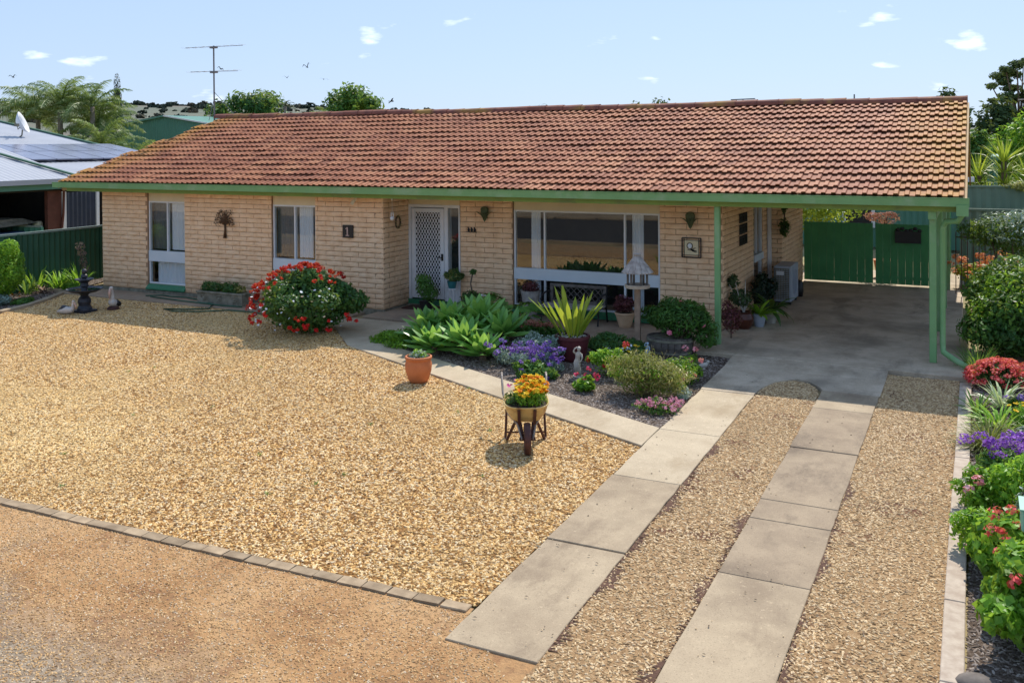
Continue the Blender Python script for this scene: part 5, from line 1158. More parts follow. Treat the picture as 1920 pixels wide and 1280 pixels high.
# fountain
t = thing('fountain', 'black two tier fountain with a finial standing on the gravel', 'fountain', (-16.36,13.3,gz(13.3))); MT['fount'] = pbr('blue_black_cast_stone', (.03,.036,.05), (.018,.02,.028), 8, .45, .3, 60)
m = MB(); m.prism([(-.17,-.17),(.17,-.17),(.17,.17),(-.17,.17)],0,.05); m.lathe([(.15,.05),(.14,.09),(.11,.14),(.13,.22),(.115,.28),(.07,.34),(.09,.37),(.12,.385)],20); m.obj('pedestal', MT['fount'], t)
sc_ = [(.12,.385),(.25,.415),(.335,.455),(.355,.475),(.35,.485),(.32,.47),(.2,.44),(.01,.43)]; m = MB(); m.lathe(sc_,28); m.obj('basin', MT['fount'], t); m = MB(); m.lathe([(.31,.465),(.01,.466)],24); m.obj('water', glassm('water',(.5,.6,.65),.3), t)
m = MB(); m.lathe([(.07,.44),(.06,.5),(.09,.54),(.07,.60),(.10,.62)],16); m.obj('column', MT['fount'], t); m = MB(); m.lathe([(.06,.62),(.14,.645),(.185,.67),(.18,.685),(.1,.66),(.01,.655)],24); m.obj('basin', MT['fount'], t)
m = MB(); m.lathe([(.05,.66),(.04,.69),(.07,.72),(.06,.76),(.03,.78)],14); m.ball((0,0,.83),.055,12,8); m.obj('finial', MT['fount'], t)
# pelicans
def pelican(label, loc, rz, upright):
    t = thing('pelican_ornament', label, 'ornament', loc, rz, 'pelican garden ornaments'); m = MB()
    if upright:
        m.tube([(-.14,0,.10),(-.05,0,.12),(.05,0,.16),(.09,0,.20)],[.04,.085,.075,.05],10); m.tube([(.06,0,.16),(.02,0,.26),(.03,0,.34),(.055,0,.40),(.06,0,.44)],[.055,.042,.036,.034,.03],10); m.ball((.065,0,.45),.04,10,7); m.obj('body', MT['plastic_pelican'], t, smooth=True)
        m = MB(); m.tube([(.10,0,.455),(.13,0,.36),(.12,0,.24)],[.02,.026,.008],8); m.obj('beak', MT['cast'], t, smooth=True)
        m = MB(); m.tube([(-.02,.055,.15),(-.12,.05,.10),(-.2,.02,.05)],[.06,.055,.015],8); m.tube([(-.02,-.055,.15),(-.12,-.05,.10),(-.2,-.02,.05)],[.06,.055,.015],8); m.obj('wing', MT['black'], t, smooth=True)
        m = MB(); m.lathe([(.12,0),(.12,.03),(.09,.07)],12); m.obj('base', MT['rust'], t)
    else:
        m.tube([(-.24,0,.05),(-.12,0,.07),(.02,0,.09),(.12,0,.10),(.15,0,.14),(.14,0,.2),(.15,0,.25)],[.02,.06,.085,.06,.032,.024,.024],10); m.ball((.155,0,.265),.032,8,6); m.obj('body', MT['plastic_pelican'], t, smooth=True)
        m = MB(); m.tube([(.17,0,.26),(.215,0,.19),(.20,0,.12)],[.014,.02,.006],7); m.obj('beak', MT['cast'], t, smooth=True); m = MB(); m.tube([(.05,0,.14),(-.08,0,.13),(-.2,0,.07)],[.03,.062,.02],9); m.obj('wing', MT['fount'], t, smooth=True)
pelican('upright white pelican ornament right of the fountain', (-16.02,13.72,gz(13.7)), R_(-75), True); pelican('low swimming pelican ornament at the left foot of the fountain', (-16.48,12.98,gz(13)), R_(10), False)
# bird feeder
t = thing('bird_feeder', 'weathered timber bird feeder with a fluted conical roof on a tall post', 'bird feeder', (-4.89,14.36,gz(14.36)-.02), R_(10)); m = MB(); m.box((-.045,-.045,-.1),(.045,.045,1.07)); bevel(m.obj('post', MT['wood'], t), .006)
m = MB(); m.lathe([(.20,1.06),(.205,1.11),(.19,1.115),(.185,1.085),(.01,1.085)],12); m.obj('tray', MT['woodcream'], t)
for k in range(6): a = k*1.047; m = MB(); m.tube([(.155*math.cos(a),.155*math.sin(a),1.08),(.155*math.cos(a),.155*math.sin(a),1.32)],.019,6); m.obj('pillar', MT['wooddk'], t)
for k in range(14):
    a = 2*math.pi*k/14; da = math.pi/14*.94; m = MB(); V = []
    for rr_, zz in ((.045,1.575),(.255,1.315)):
        for s_ in (-1,1): V.append((rr_*math.cos(a+s_*da), rr_*math.sin(a+s_*da), zz))
    V2 = [(x,y,z-.012) for x,y,z in V]; m.add(V+V2, [(0,2,3,1),(4,5,7,6),(2,6,7,3),(0,1,5,4),(0,4,6,2),(1,3,7,5)]); m.obj('shingle', MT['woodgrey'], t)
m = MB(); m.lathe([(.055,1.57),(.06,1.60),(.045,1.605),(.01,1.61)],12); m.obj('finial', MT['woodgrey'], t)
# half barrel with shrub
t = thing('barrel_planter', 'grey half barrel planter by the carport slab holding a large shrub', 'planter', (-4.37,14.42,gz(14.4))); n_ = 22
for k in range(n_):
    a0, a1 = 2*math.pi*k/n_+.012, 2*math.pi*(k+1)/n_-.012; V = []
    for rr_, z in ((.31,0),(.365,.15),(.375,.30)):
        for a in (a0,a1): V.append((rr_*math.cos(a), rr_*math.sin(a)*.8, z))
    for rr_, z in ((.345,.30),(.335,.2)):
        for a in (a0,a1): V.append((rr_*math.cos(a), rr_*math.sin(a)*.8, z))
    m = MB(); m.add(V, [(0,1,3,2),(2,3,5,4),(4,5,7,6),(6,7,9,8),(0,2,4,6,8),(1,9,7,5,3)]); m.obj('stave', MT['wooddk'], t)
m = MB()
for z, rr_ in ((.05,.335),(.24,.378)): m.lathe([(rr_,z),(rr_+.004,z),(rr_+.004,z+.035),(rr_,z+.035)],24,sy=.8)
m.obj('hoop', MT['stoneg'], t); MB().lathe([(.34,.2),(.34,.24),(.01,.26)],20,sy=.8).obj('soil', MT['soil'], t)
t = thing('oleander_shrub', 'dense dark green shrub with a few pink blooms growing over the half barrel', 'shrub', (-4.22,14.45,gz(14.4)+.22)); foliage('foliage', MT['leaf_mid'], t, lumpy((0,0,.36),(.60,.42,.36),12,.42,seed=7)+[(.42,0,.1,.2,.2,.16)], 6200, .085, asp=.28, tlo=.0, thi=.7, shell_=.5, droop=.35)
m = MB(); 
for k in range(7): a = k*.9; m.tube([(0,0,-.02),(.15*math.cos(a),.15*math.sin(a),.2),(.4*math.cos(a),.3*math.sin(a),.45)],[.02,.014,.006],5)
m.obj('stem', MT['bark'], t); pk = flower_mesh('flower', petalm('pink_petals',(.55,.08,.16),(.75,.2,.3),(.85,.4,.45)), .045, 6, .5, 2); put_flowers(t, [pk], [(.1,-.3,.68),(-.05,-.42,.2),(.45,-.2,.3)])

# wheelbarrow
wb = thing('wheelbarrow', 'old cream wheelbarrow planter of orange and yellow flowers on the gravel', 'wheelbarrow', (-4.66,9.72,gz(9.7)), math.atan2(-.46,.24)+math.pi/2)
# local: -y points at the wheel (towards the viewer), x across
MT['creamrust'] = pbr('rust_stained_cream_enamel', (.60,.47,.22), (.50,.37,.15), 5, .4, .15, 50, c3=(.26,.11,.035), sc3=7)
def tray_sec(s, z):   # rounded plan outline at scale s
    out = []
    for k in range(28):
        a = 2*math.pi*k/28; x = abs(math.cos(a))**.7*math.copysign(1, math.cos(a))*.255*s[0]; y = abs(math.sin(a))**.7*math.copysign(1, math.sin(a))*.34*s[1]+s[2]; out.append((x,y,z))
    return out
m = MB(); secs = [((.5,.5,.02),.30),((.68,.68,.015),.315),((.9,.9,.005),.40),((1.0,1.0,0),.49),((1.035,1.03,0),.495),((1.035,1.03,0),.508),((.98,.98,0),.502),((.87,.88,.005),.41)]
V = []; 
for s_, z in secs: V += tray_sec(s_, z)
n_ = 28; m.add(V, [(i*n_+k, i*n_+(k+1)%n_, (i+1)*n_+(k+1)%n_, (i+1)*n_+k) for i in range(len(secs)-1) for k in range(n_)]+[tuple(range(n_-1,-1,-1))]); m.obj('tray', MT['creamrust'], wb, smooth=True)
m = MB(); V = tray_sec((.9,.9,0),.455); m.add(V+[(0,0,.47)], [(k,(k+1)%28,28) for k in range(28)]); m.obj('soil', MT['soil'], wb)
m = MB(); V = []; 
m.lathe([(.13,-.03),(.17,-.036),(.178,0),(.17,.036),(.13,.03)], 28); o = m.obj('tyre', MT['rust'], wb, loc=(0,-.40,.178), rot=(0,math.pi/2,0), smooth=True)
m = MB(); m.lathe([(.13,-.012),(.13,.012),(.02,.02),(.02,-.02)], 20); m.obj('rim', MT['rust'], wb, loc=(0,-.40,.178), rot=(0,math.pi/2,0))
MT['handle'] = pbr('worn_grey_tube', (.30,.26,.22), (.18,.15,.13), 20, .4, .1)
for s_ in (-1,1):
    m = MB(); m.tube([(s_*.06,-.42,.178),(s_*.10,-.2,.28),(s_*.20,.15,.30),(s_*.26,.48,.46),(s_*.27,.62,.62),(s_*.27,.72,.64)],.014,7); m.obj('handle', MT['handle'], wb, smooth=True)
    m = MB(); m.beam((s_*.09,-.345,.48),(s_*.085,-.26,.30),.035,.012); m.obj('strap', MT['rust'], wb)
    m = MB(); m.tube([(s_*.11,-.05,.30),(s_*.22,.12,.005)],.017,6); m.tube([(s_*.22,.22,.34),(s_*.235,.2,.005)],.016,6); m.tube([(s_*.07,-.2,.30),(s_*.05,-.35,.2)],.014,6); m.tube([(s_*.235,.2,.01),(s_*.22,.12,.01)],.012,5); m.tube([(s_*.10,-.15,.3),(s_*.045,-.33,.17)],.013,6); m.obj('leg', MT['rust'], wb)
m = MB(); m.tube([(-.22,.14,.09),(.22,.14,.09)],.010,5); m.beam((-.09,-.40,.178),(.09,-.40,.178),.035,.03); m.obj('axle', MT['rust'], wb)
foliage('foliage', MT['leaf_lime'], wb, [(.05,0,.54,.2,.24,.12),(.06,.12,.58,.18,.16,.13)], 1300, .04); foliage('foliage', MT['leaf_dk'], wb, [(-.17,.05,.52,.08,.2,.06)], 160, .04)
yl = [flower_mesh('flower', petalm('yellow_petals',(.75,.42,.01),(.85,.60,.02),(.9,.72,.08)), .035, 6, .35, 2) for _ in range(2)]; og = [flower_mesh('flower', petalm('orange_petals',(.70,.12,.01),(.85,.26,.01),(.9,.4,.02)), .035, 6, .35, 2) for _ in range(2)]
rf_ = random.Random(4)
def wb_spot(w_, dz):
    r, a = rf_.random()**.5, rf_.uniform(0,6.28); x, y = .06+w_*r*math.cos(a), .28*r*math.sin(a)
    return (x, y, dz+.09*(y+.25)+.05*(1-((x-.07)/.2)**2)+rf_.uniform(-.04,.04))
put_flowers(wb, yl, [wb_spot(.19,.60) for _ in range(120)])
put_flowers(wb, og, [wb_spot(.20,.61) for _ in range(50)])
mg = flower_mesh('flower', petalm('magenta_petals',(.4,.02,.2),(.6,.05,.32),(.75,.15,.45)), .035, 5, .3); put_flowers(wb, [mg], [(-.2,.1,.64),(-.11,.22,.67),(-.17,.18,.62)])

# ------------------------------------------------------------------ red geranium mound
RM = petalm('scarlet_petals',(.42,.004,.014),(.62,.008,.018),(.75,.035,.04)); redc = [cluster_mesh('flower', RM, .038, 22, .034) for _ in range(3)]; whc = flower_mesh('flower', MT['curtain'], .026, 5, .3)
t = thing('geranium_mound', 'huge mound of red geraniums dotted with white flowers below the plaque', 'shrub', (-10.86,13.5,gz(13.5)))
foliage('foliage', MT['leaf_dk'], t, lumpy((0,0,.52),(1.02,.80,.60),16,.36,seed=11,), 15000, .062, asp=.8, shell_=.72, tlo=.2, thi=1.0, zmin=.0)
foliage('foliage', MT['leaf_mid'], t, lumpy((0,0,.58),(.98,.76,.58),14,.36,seed=12), 3500, .06, asp=.7, shell_=.85)
pts = []; q = random.Random(2)
for _ in range(74): a = q.uniform(0,6.28); e = q.uniform(R_(38),R_(88)); pts.append(on_dome((0,0,.52),(1.02,.8,.68),a,e,q.uniform(1.0,1.08)))
for _ in range(52): a = q.uniform(R_(160),R_(265)); e = q.uniform(R_(-25),R_(45)); pts.append(on_dome((0,0,.5),(1.1,.86,.62),a if q.random()<.75 else q.uniform(R_(165),R_(205)),e,q.uniform(1.0,1.08)))
for _ in range(15): a = q.uniform(R_(285),R_(330)); e = q.uniform(R_(-32),R_(-5)); pts.append(on_dome((0,0,.5),(1.08,.86,.62),a,e,1.04))
for _ in range(5): a = q.uniform(R_(-25),R_(5)); e = q.uniform(R_(-15),R_(10)); pts.append(on_dome((0,0,.45),(1.1,.85,.6),a,e,1.05))
put_flowers(t, redc, pts); put_flowers(t, [whc], [on_dome((0,0,.5),(1.03,.82,.64),q.uniform(R_(190),R_(345)),q.uniform(R_(-35),R_(50)),1.03) for _ in range(75)])
m = MB()
for _ in range(12): a = q.uniform(0,6.28); p = on_dome((0,0,.5),(1,.8,.62),a,q.uniform(R_(50),R_(85)),1.12); m.tube([(p.x*.8,p.y*.8,p.z*.8), p],.008,4)
m.obj('stem', MT['leaf_dk'], t)
# ------------------------------------------------------------------ agaves: every leaf a part
agm = []
for k in range(5):
    q = random.Random(k+3); m = MB(); m.strap((.04,0,0), 0, 0, .47, .18, .25+.14*k/4, 7, .42, tint=.35+.15*k, belly=.48, basew=.5); agm.append(m.mesh('leaf', MT['agave']))
AG = [(-7.96,13.7,.32,1.0,'upper left agave rosette nearest the door'),(-7.52,13.9,.36,1.1,'highest agave rosette at the back of the clump'),(-8.28,13.45,.22,.95,'leftmost agave rosette leaning towards the groundcover'),(-6.92,13.6,.24,1.05,'right agave rosette touching the silver shrub'),(-7.34,13.05,.16,1.0,'front middle agave rosette with upright yellow leaf'),(-7.85,13.0,.06,.95,'lowest left agave rosette above the path corner'),(-6.95,12.95,.06,.9,'front right agave rosette beside the purple flowers'),(-7.5,13.45,.22,.9,'agave rosette buried in the centre of the clump'),(-8.1,13.15,.1,.8,'small agave rosette low on the left side')]
for i, (x, y, z, s_, lab) in enumerate(AG):
    t = thing('agave', 'soft green '+lab, 'agave', (x,y,gz(y)), rnd.uniform(0,6), 'agave clump beside the path'); q = random.Random(i+90); hh = z-gz(y)
    MB().tube([(0,0,-.03),(0,0,max(.08,hh-.02))],[.07,.055],7).obj('trunk', MT['bark'], t)
    n_ = 22
    for k in range(n_):
        f = k/n_; el_ = R_(82-74*f**.85+q.uniform(-6,6)); sc_ = s_*(.72+.38*min(1,f*1.8))*q.uniform(.9,1.08)
        link('leaf', agm[q.randrange(5)], t, (0,0,max(.05,hh)-.08*f), (0, -el_, k*2.399+q.uniform(-.15,.15)), sc_)
def shrub(name, label, cat, loc, c, rad, n, leaf, mat, seed=1, lum=8, frac=.42, group=None, **k):
    t = thing(name, label, cat, loc, 0, group); foliage('foliage', mat, t, lumpy(c, rad, lum, frac, seed), n, leaf, **k)
    return t
t = shrub('groundcover', 'low bright green groundcover mound at the left end of the bed', 'groundcover', (-8.72,13.45,gz(13.4)), (0,0,.08),(.62,.42,.17), 5200, .05, MT['leaf_lime'], 21, 12, zmin=0, tlo=0, thi=.6)
m = MB(); m.tube([(0,0,0),(.1,0,.1)],.01,4); m.obj('stem', MT['bark'], t)
# philodendron
for (x, y, z, s_, lab) in ((-7.95,15.0,.42,1.0,'split leaf philodendron behind the agaves'),(-7.35,14.85,.40,.9,'smaller split leaf philodendron beside the tall planter')):
    t = thing('philodendron', lab, 'plant', (x,y,gz(y)), 0, 'philodendrons by the porch'); q = random.Random(int(x*-10)); lfm = []
    for v_ in range(2):
        m = MB()
        for k in range(11):
            a = R_(-100+20*k); l = .20*(1-.25*abs(k-5)/5); m.strap((0,0,0), a, .1, l, .045, .5, 3, .1, tint=q.uniform(.3,.9), belly=.6)
        lfm.append(m.mesh('leaf', MT['leaf_mid']))
    m = MB()
    for k in range(17):
        a = k*2.399; e = R_(q.uniform(25,80)); l = q.uniform(.35,.62)*s_; p1 = Vector((math.cos(a)*math.cos(e)*l, math.sin(a)*math.cos(e)*l, math.sin(e)*l+.12)); m.tube([(0,0,.08),p1*.5+Vector((0,0,.1)),p1],.008,4, tint=.8)
        link('leaf', lfm[k%2], t, tuple(p1), (q.uniform(-.2,.2), .35, a), s_*q.uniform(.9,1.3))
    m.obj('stalk', MT['leaf_lime'], t)
t = shrub('sedum', 'pinkish flowering succulent low behind the silver shrub', 'plant', (-6.8,14.4,gz(14.4)), (0,0,.2),(.72,.25,.16), 2200, .06, MT['leaf_mid'], 23, 8, zmin=0); PS = petalm('dusty_rose_petals',(.28,.08,.06),(.45,.17,.13),(.6,.3,.22)); cl = [cluster_mesh('flower', PS, .06, 24, .03, .4)]
q = random.Random(6); put_flowers(t, cl, [(q.uniform(-.7,.7), q.uniform(-.25,.1), .33+q.uniform(-.06,.06)) for _ in range(30)])
t = shrub('silver_shrub', 'silver grey mounding shrub behind the purple statice', 'shrub', (-6.1,13.15,gz(13.1)), (0,0,.22),(.42,.3,.25), 3600, .045, MT['leaf_grey'], 25, 10, zmin=0)
t = shrub('silver_shrub', 'silver grey shrub low at the left of the purple statice', 'shrub', (-6.5,12.85,gz(12.8)), (0,0,.13),(.2,.18,.17), 1200, .04, MT['leaf_grey'], 26, 6, zmin=0)
PU = petalm('violet_petals',(.10,.03,.30),(.20,.07,.50),(.38,.2,.68)); puc = [cluster_mesh('flower', PU, .05, 30, .026, .55) for _ in range(3)]
t = shrub('statice', 'purple flowering statice in the middle of the bed', 'flowers', (-6.05,12.75,gz(12.7)), (0,0,.13),(.5,.33,.17), 2400, .07, MT['leaf_grey'], 27, 9, zmin=0, asp=.3); q = random.Random(7); put_flowers(t, puc, [(q.gauss(0,.27), q.uniform(-.25,.2), .33+q.uniform(-.12,.07)) for _ in range(48)]+[(.5+q.uniform(-.07,.07),-.1+q.uniform(-.1,.1),q.uniform(.2,.42)) for _ in range(9)])
t = shrub('leafy_flower_clump', 'dark leafy clump with a few violet heads below the statice', 'flowers', (-5.78,12.32,gz(12.3)), (0,0,.09),(.36,.24,.16), 1300, .10, MT['leaf_mid'], 28, 7, zmin=0, asp=.4); put_flowers(t, puc, [(-.15,-.1,.24),(.02,-.05,.27),(-.1,-.17,.14),(.25,-.1,.05),(.2,.1,.2)])
t = shrub('dark_groundcover', 'dark green low shrub between the maroon pot and the feeder post', 'shrub', (-5.15,14.1,gz(14.1)), (0,0,.14),(.5,.45,.2), 3600, .06, MT['leaf_dk'], 29, 9, zmin=0, tlo=.3, thi=1)
t = shrub('white_alyssum', 'small white flowered clump left of the feeder post', 'flowers', (-5.0,13.75,gz(13.7)), (0,0,.1),(.22,.2,.14), 900, .04, MT['leaf_dk'], 30, 6, zmin=0); put_flowers(t, [flower_mesh('flower', MT['curtain'], .018, 5)], [(q.uniform(-.2,.2), q.uniform(-.2,.1), q.uniform(.16,.24)) for _ in range(40)])
t = shrub('yellow_daisy', 'yellow dotted leafy clump around the base of the feeder post', 'flowers', (-4.75,13.75,gz(13.7)), (0,0,.1),(.2,.16,.12), 700, .05, MT['leaf_mid'], 31, 6, zmin=0); put_flowers(t, yl[:1], [(q.uniform(-.2,.2), q.uniform(-.15,.1), q.uniform(.16,.24)) for _ in range(14)])
# roses and diosma
RS = [cluster_mesh('flower', petalm('rose_red_petals',(.45,.01,.02),(.65,.02,.05),(.8,.1,.12)), .042, 20, .04, .9)]; PK = [cluster_mesh('flower', petalm('rose_pink_petals',(.6,.12,.18),(.8,.3,.36),(.88,.5,.52)), .042, 20, .04, .9)]
t = shrub('rose_bush', 'light green rose bush with red blooms behind the child statue', 'shrub', (-4.75,12.85,gz(12.8)), (0,0,.2),(.36,.3,.24), 1700, .055, MT['leaf_lime'], 33, 9, shell_=.3, tlo=.1, thi=.8); put_flowers(t, RS, [(-.36,-.05,.22),(.16,.1,.47),(-.05,-.2,.2)])
t = shrub('rose_bush', 'rose bush with red and pink blooms nearest the driveway', 'shrub', (-3.68,12.85,gz(12.8)), (0,0,.18),(.24,.5,.24), 2000, .055, MT['leaf_lime'], 34, 9, shell_=.3, tlo=0, thi=.6); put_flowers(t, RS+PK, [(-.14,.5,.40),(.2,.1,.34),(.18,-.25,.2),(.1,-.35,.22),(.02,.2,.3)]); put_flowers(t, PK, [(.03,.42,.42),(.08,-.5,.2)])
t = shrub('gold_shrub', 'wiry gold and green shrub spreading in front of the feeder', 'shrub', (-4.0,12.1,gz(12.1)), (0,0,.25),(.60,.42,.32), 5200, .062, MT['leaf_gold'], 35, 16, .42, zmin=0, asp=.22, shell_=.25, tlo=.1, thi=1.0, jit=.8)
foliage('foliage', MT['leaf_lime'], t, lumpy((0,0,.24),(.56,.40,.28),9,.4,2), 1800, .05, shell_=.3, zmin=0)
m = MB(); q = random.Random(12)
for _ in range(90): a = q.uniform(0,6.28); e = q.uniform(.1,1.4); p = on_dome((0,0,.05),(.75,.55,.62),a,e,q.uniform(.7,1.05)); m.tube([(q.uniform(-.05,.05),q.uniform(-.05,.05),.02),p*.5+Vector((0,0,.04)),p],[.006,.004,.0022],3)
m.obj('twigs', pbr('straw_twigs',(.38,.3,.16),(.24,.18,.09),8,.8,0), t)
t = shrub('pink_alyssum', 'low mat of pink flowers at the tip of the bed by the driveway', 'flowers', (-3.62,11.45,gz(11.4)), (0,0,.06),(.30,.24,.10), 900, .04, MT['leaf_mid'], 36, 6, zmin=0); pkc = [cluster_mesh('flower', petalm('pink_mat_petals',(.45,.08,.2),(.65,.22,.38),(.8,.5,.6)), .032, 16, .02, .4)]; put_flowers(t, pkc, [(q.uniform(-.28,.28), q.uniform(-.22,.2), q.uniform(.10,.17)) for _ in range(60)])
t = shrub('geranium', 'small leafy geranium with crimson heads beside the white statue', 'flowers', (-4.83,12.0,gz(12)), (0,0,.09),(.17,.15,.12), 420, .06, MT['leaf_lime'], 37, 5, zmin=0, asp=.8, tlo=.1, thi=.7); put_flowers(t, [cluster_mesh('flower', petalm('crimson_petals',(.4,.005,.06),(.62,.01,.10),(.75,.06,.2)), .036, 20, .03)], [(-.17,.05,.2),(-.02,0,.22),(.0,-.05,.16),(.01,.06,.29),(.16,.0,.2),(.12,.05,.22)])
t = shrub('dusty_miller', 'small silver white clump at the driveway edge of the bed', 'plant', (-3.5,12.15,gz(12.1)), (0,0,.07),(.12,.16,.1), 300, .05, MT['leaf_grey'], 38, 4, zmin=0, tlo=.6, thi=1)
# statues
def statue(label, loc, h, mat, rz=0, kind='woman'):
    t = thing('garden_statue', label, 'statue', loc, rz); k = h/.45; m = MB()
    m.lathe([(.075*k,0),(.075*k,.02*k)],14)
    def body(pr):
        V = []; n = 12
        for x, y, z, rx, ry in pr:
            for i in range(n): a = 2*math.pi*i/n; V.append(((x+rx*math.cos(a)*(1+.06*math.sin(5*a+z*40)))*k, (y+ry*math.sin(a))*k, z*k))
        m.add(V, [(j*n+i, j*n+(i+1)%n, (j+1)*n+(i+1)%n, (j+1)*n+i) for j in range(len(pr)-1) for i in range(n)]+[tuple(range(n-1,-1,-1)), tuple(range((len(pr)-1)*n, len(pr)*n))])
    if kind == 'woman':
        body([(.0,0,.015,.055,.05),(.005,0,.06,.045,.042),(-.005,0,.13,.046,.04),(-.015,0,.20,.05,.042),(-.01,0,.235,.044,.036),(.0,0,.27,.034,.028),(.005,0,.30,.04,.03),(.008,0,.33,.046,.032),(.01,0,.352,.04,.026),(.012,0,.366,.018,.016),(.014,0,.38,.016,.015)])
        m.ball((.017*k,-.003*k,.408*k), .028*k, 12, 9, sc=(.9,1,1.15)); m.ball((.017*k,.014*k,.416*k), .028*k, 10, 7, sc=(1,.9,1)); m.ball((.017*k,-.031*k,.404*k), .005*k, 5, 4)
        m.tube([Vector(p)*k for p in ((-.035,0,.338),(-.062,-.01,.37),(-.045,-.005,.41),(-.01,.005,.43))],[.014*k,.012*k,.010*k,.008*k],7)
        m.tube([Vector(p)*k for p in ((.052,0,.338),(.066,-.01,.28),(.05,-.03,.235),(.02,-.045,.225))],[.014*k,.012*k,.010*k,.009*k],7)
        for d in (-.008,.0,.008,.016): m.tube([Vector((-.01+d,.0,.43))*k,Vector((.0+d,.004,.437))*k],.003*k,4)
        for d in range(6): m.tube([Vector((-.035+.014*d,-.042,.04))*k,Vector((-.03+.011*d,-.045,.13))*k,Vector((-.03+.010*d,-.038,.21))*k],.005*k,4)
    else:
        body([(0,0,.015,.07,.06),(0,0,.08,.072,.062),(-.005,0,.14,.062,.055),(.0,0,.19,.055,.045),(.005,0,.24,.06,.042),(.008,0,.27,.05,.036),(.01,0,.285,.022,.02),(.01,0,.30,.02,.02)])
        m.ball((.014*k,-.004*k,.345*k), .045*k, 12, 9, sc=(.9,1,1.1)); m.ball((.014*k,.01*k,.36*k), .046*k, 10, 7); m.ball((.014*k,-.05*k,.34*k), .007*k, 5, 4)
        for s_ in (-1,1): m.tube([Vector(p)*k for p in ((s_*.055,0,.26),(s_*.085,-.02,.20),(s_*.06,-.06,.15),(s_*.02,-.07,.15))],[.018*k,.016*k,.013*k,.011*k],7); m.tube([Vector(p)*k for p in ((s_*.035,-.02,.10),(s_*.06,-.09,.09),(s_*.05,-.10,.02))],[.03*k,.024*k,.016*k],7); m.tube([Vector(p)*k for p in ((s_*.05,-.10,.02),(s_*.05,-.135,.012))],[.015*k,.010*k],6)
    m.obj('figure', mat, t, smooth=True); return t
statue('pale stone statue of a draped standing figure facing the wheelbarrow', (-5.21,12.62,gz(12.6)), .45, MT['stonew'], .2)
statue('pale stone statue of a seated child among the roses', (-4.83,13.2,gz(13.2)), .36, MT['stonew'], -.2, 'child')
statue('light blue figurine standing in front of the half barrel', (-4.60,13.95,gz(14)), .28, pbr('pale_blue_glaze',(.42,.56,.66),(.34,.48,.58),10,.4), .3)
t = thing('bird_ornament', 'small grey bird ornament on the mulch beside the driveway', 'ornament', (-3.66,13.75,gz(13.7)), .6); m = MB(); m.tube([(-.10,0,.05),(-.05,0,.05),(.02,0,.06),(.06,0,.09)],[.008,.03,.04,.022],8); m.ball((.07,0,.11),.024,8,6); m.tube([(.085,0,.11),(.12,0,.105)],[.008,.002],5); m.lathe([(.035,0),(.02,.03)],8); m.obj('body', MT['stonew'], t, smooth=True)
t = thing('glass_ball', 'small white ball on a stake in the mulch behind the wheelbarrow', 'ornament', (-5.35,11.75,gz(11.7))); m = MB(); m.tube([(0,0,-.02),(0,0,.14)],.006,5); m.obj('stake', MT['white'], t); MB().ball((0,0,.16),.022,10,7).obj('ball', MT['white'], t, smooth=True)

# ------------------------------------------------------------------ left bed
t = shrub('clipped_shrub', 'rounded lime green clipped shrub at the left edge', 'shrub', (-19.22,13.35,-.1), (0,0,.70),(.74,.70,.72), 15000, .07, MT['leaf_lime'], 41, 20, .3, shell_=.85, jit=.12, tlo=.0, thi=.9); MB().tube([(0,0,0),(0,0,.6)],.05,6).obj('stem', MT['bark'], t)
for i, (x, y, l, n_, lab) in enumerate(((-19.72,14.7,.62,26,'left clump of upright strappy leaves before the dark fence'),(-19.52,15.15,.55,34,'middle clump of strappy leaves before the dark fence'),(-19.38,15.6,.58,34,'right clump of strappy leaves behind the fountain'),(-19.5,14.35,.5,18,'small strappy clump next to the round shrub'))):
    t = thing('strappy_plant', lab, 'plant', (x,y,-.08), 0, 'strappy plants along the fence'); blades('leaf', MT['leaf_lime'] if i < 3 else MT['leaf_mid'], t, n_, l, .05, (45,88), (.2,1.2), r=.14, seed=i+3)
t = thing('dry_plant', 'dry pinkish grass clump in front of the strappy leaves', 'plant', (-19.2,14.55,-.08)); blades('leaf', pbr('dead_leaves',(.36,.24,.17),(.2,.12,.09),9,.9,0,var=.1), t, 60, .32, .03, (15,80), (.6,2.2), r=.12, seed=9)
t = shrub('green_clump', 'bright small leafy clump right of the dry grass', 'plant', (-18.98,15.05,-.08), (0,0,.1),(.25,.2,.14), 900, .06, MT['leaf_lime'], 42, 6, zmin=0, tlo=0, thi=.7)
t = shrub('rue_shrub', 'small blue grey clump with orange flowers near the left kerb', 'plant', (-18.75,13.1,-.1), (0,0,.12),(.28,.3,.16), 1200, .06, MT['leaf_grey'], 43, 7, zmin=0, tlo=0, thi=.6); put_flowers(t, og[:1], [(q.uniform(-.3,.3), q.uniform(-.2,.4), q.uniform(.15,.35)) for _ in range(10)])
t = shrub('marigold', 'orange flowered green clump at the lower left picture edge', 'flowers', (-18.95,12.65,-.1), (0,0,.16),(.35,.3,.22), 1500, .06, MT['leaf_lime'], 44, 7, zmin=0); put_flowers(t, og, [(q.uniform(-.3,.3), q.uniform(-.25,.2), q.uniform(.25,.45)) for _ in range(14)])
t = shrub('green_mat', 'flat mat of green foliage along the left kerb', 'groundcover', (-18.5,13.45,-.1), (0,0,.05),(.25,.35,.09), 900, .05, MT['leaf_mid'], 45, 5, zmin=0)
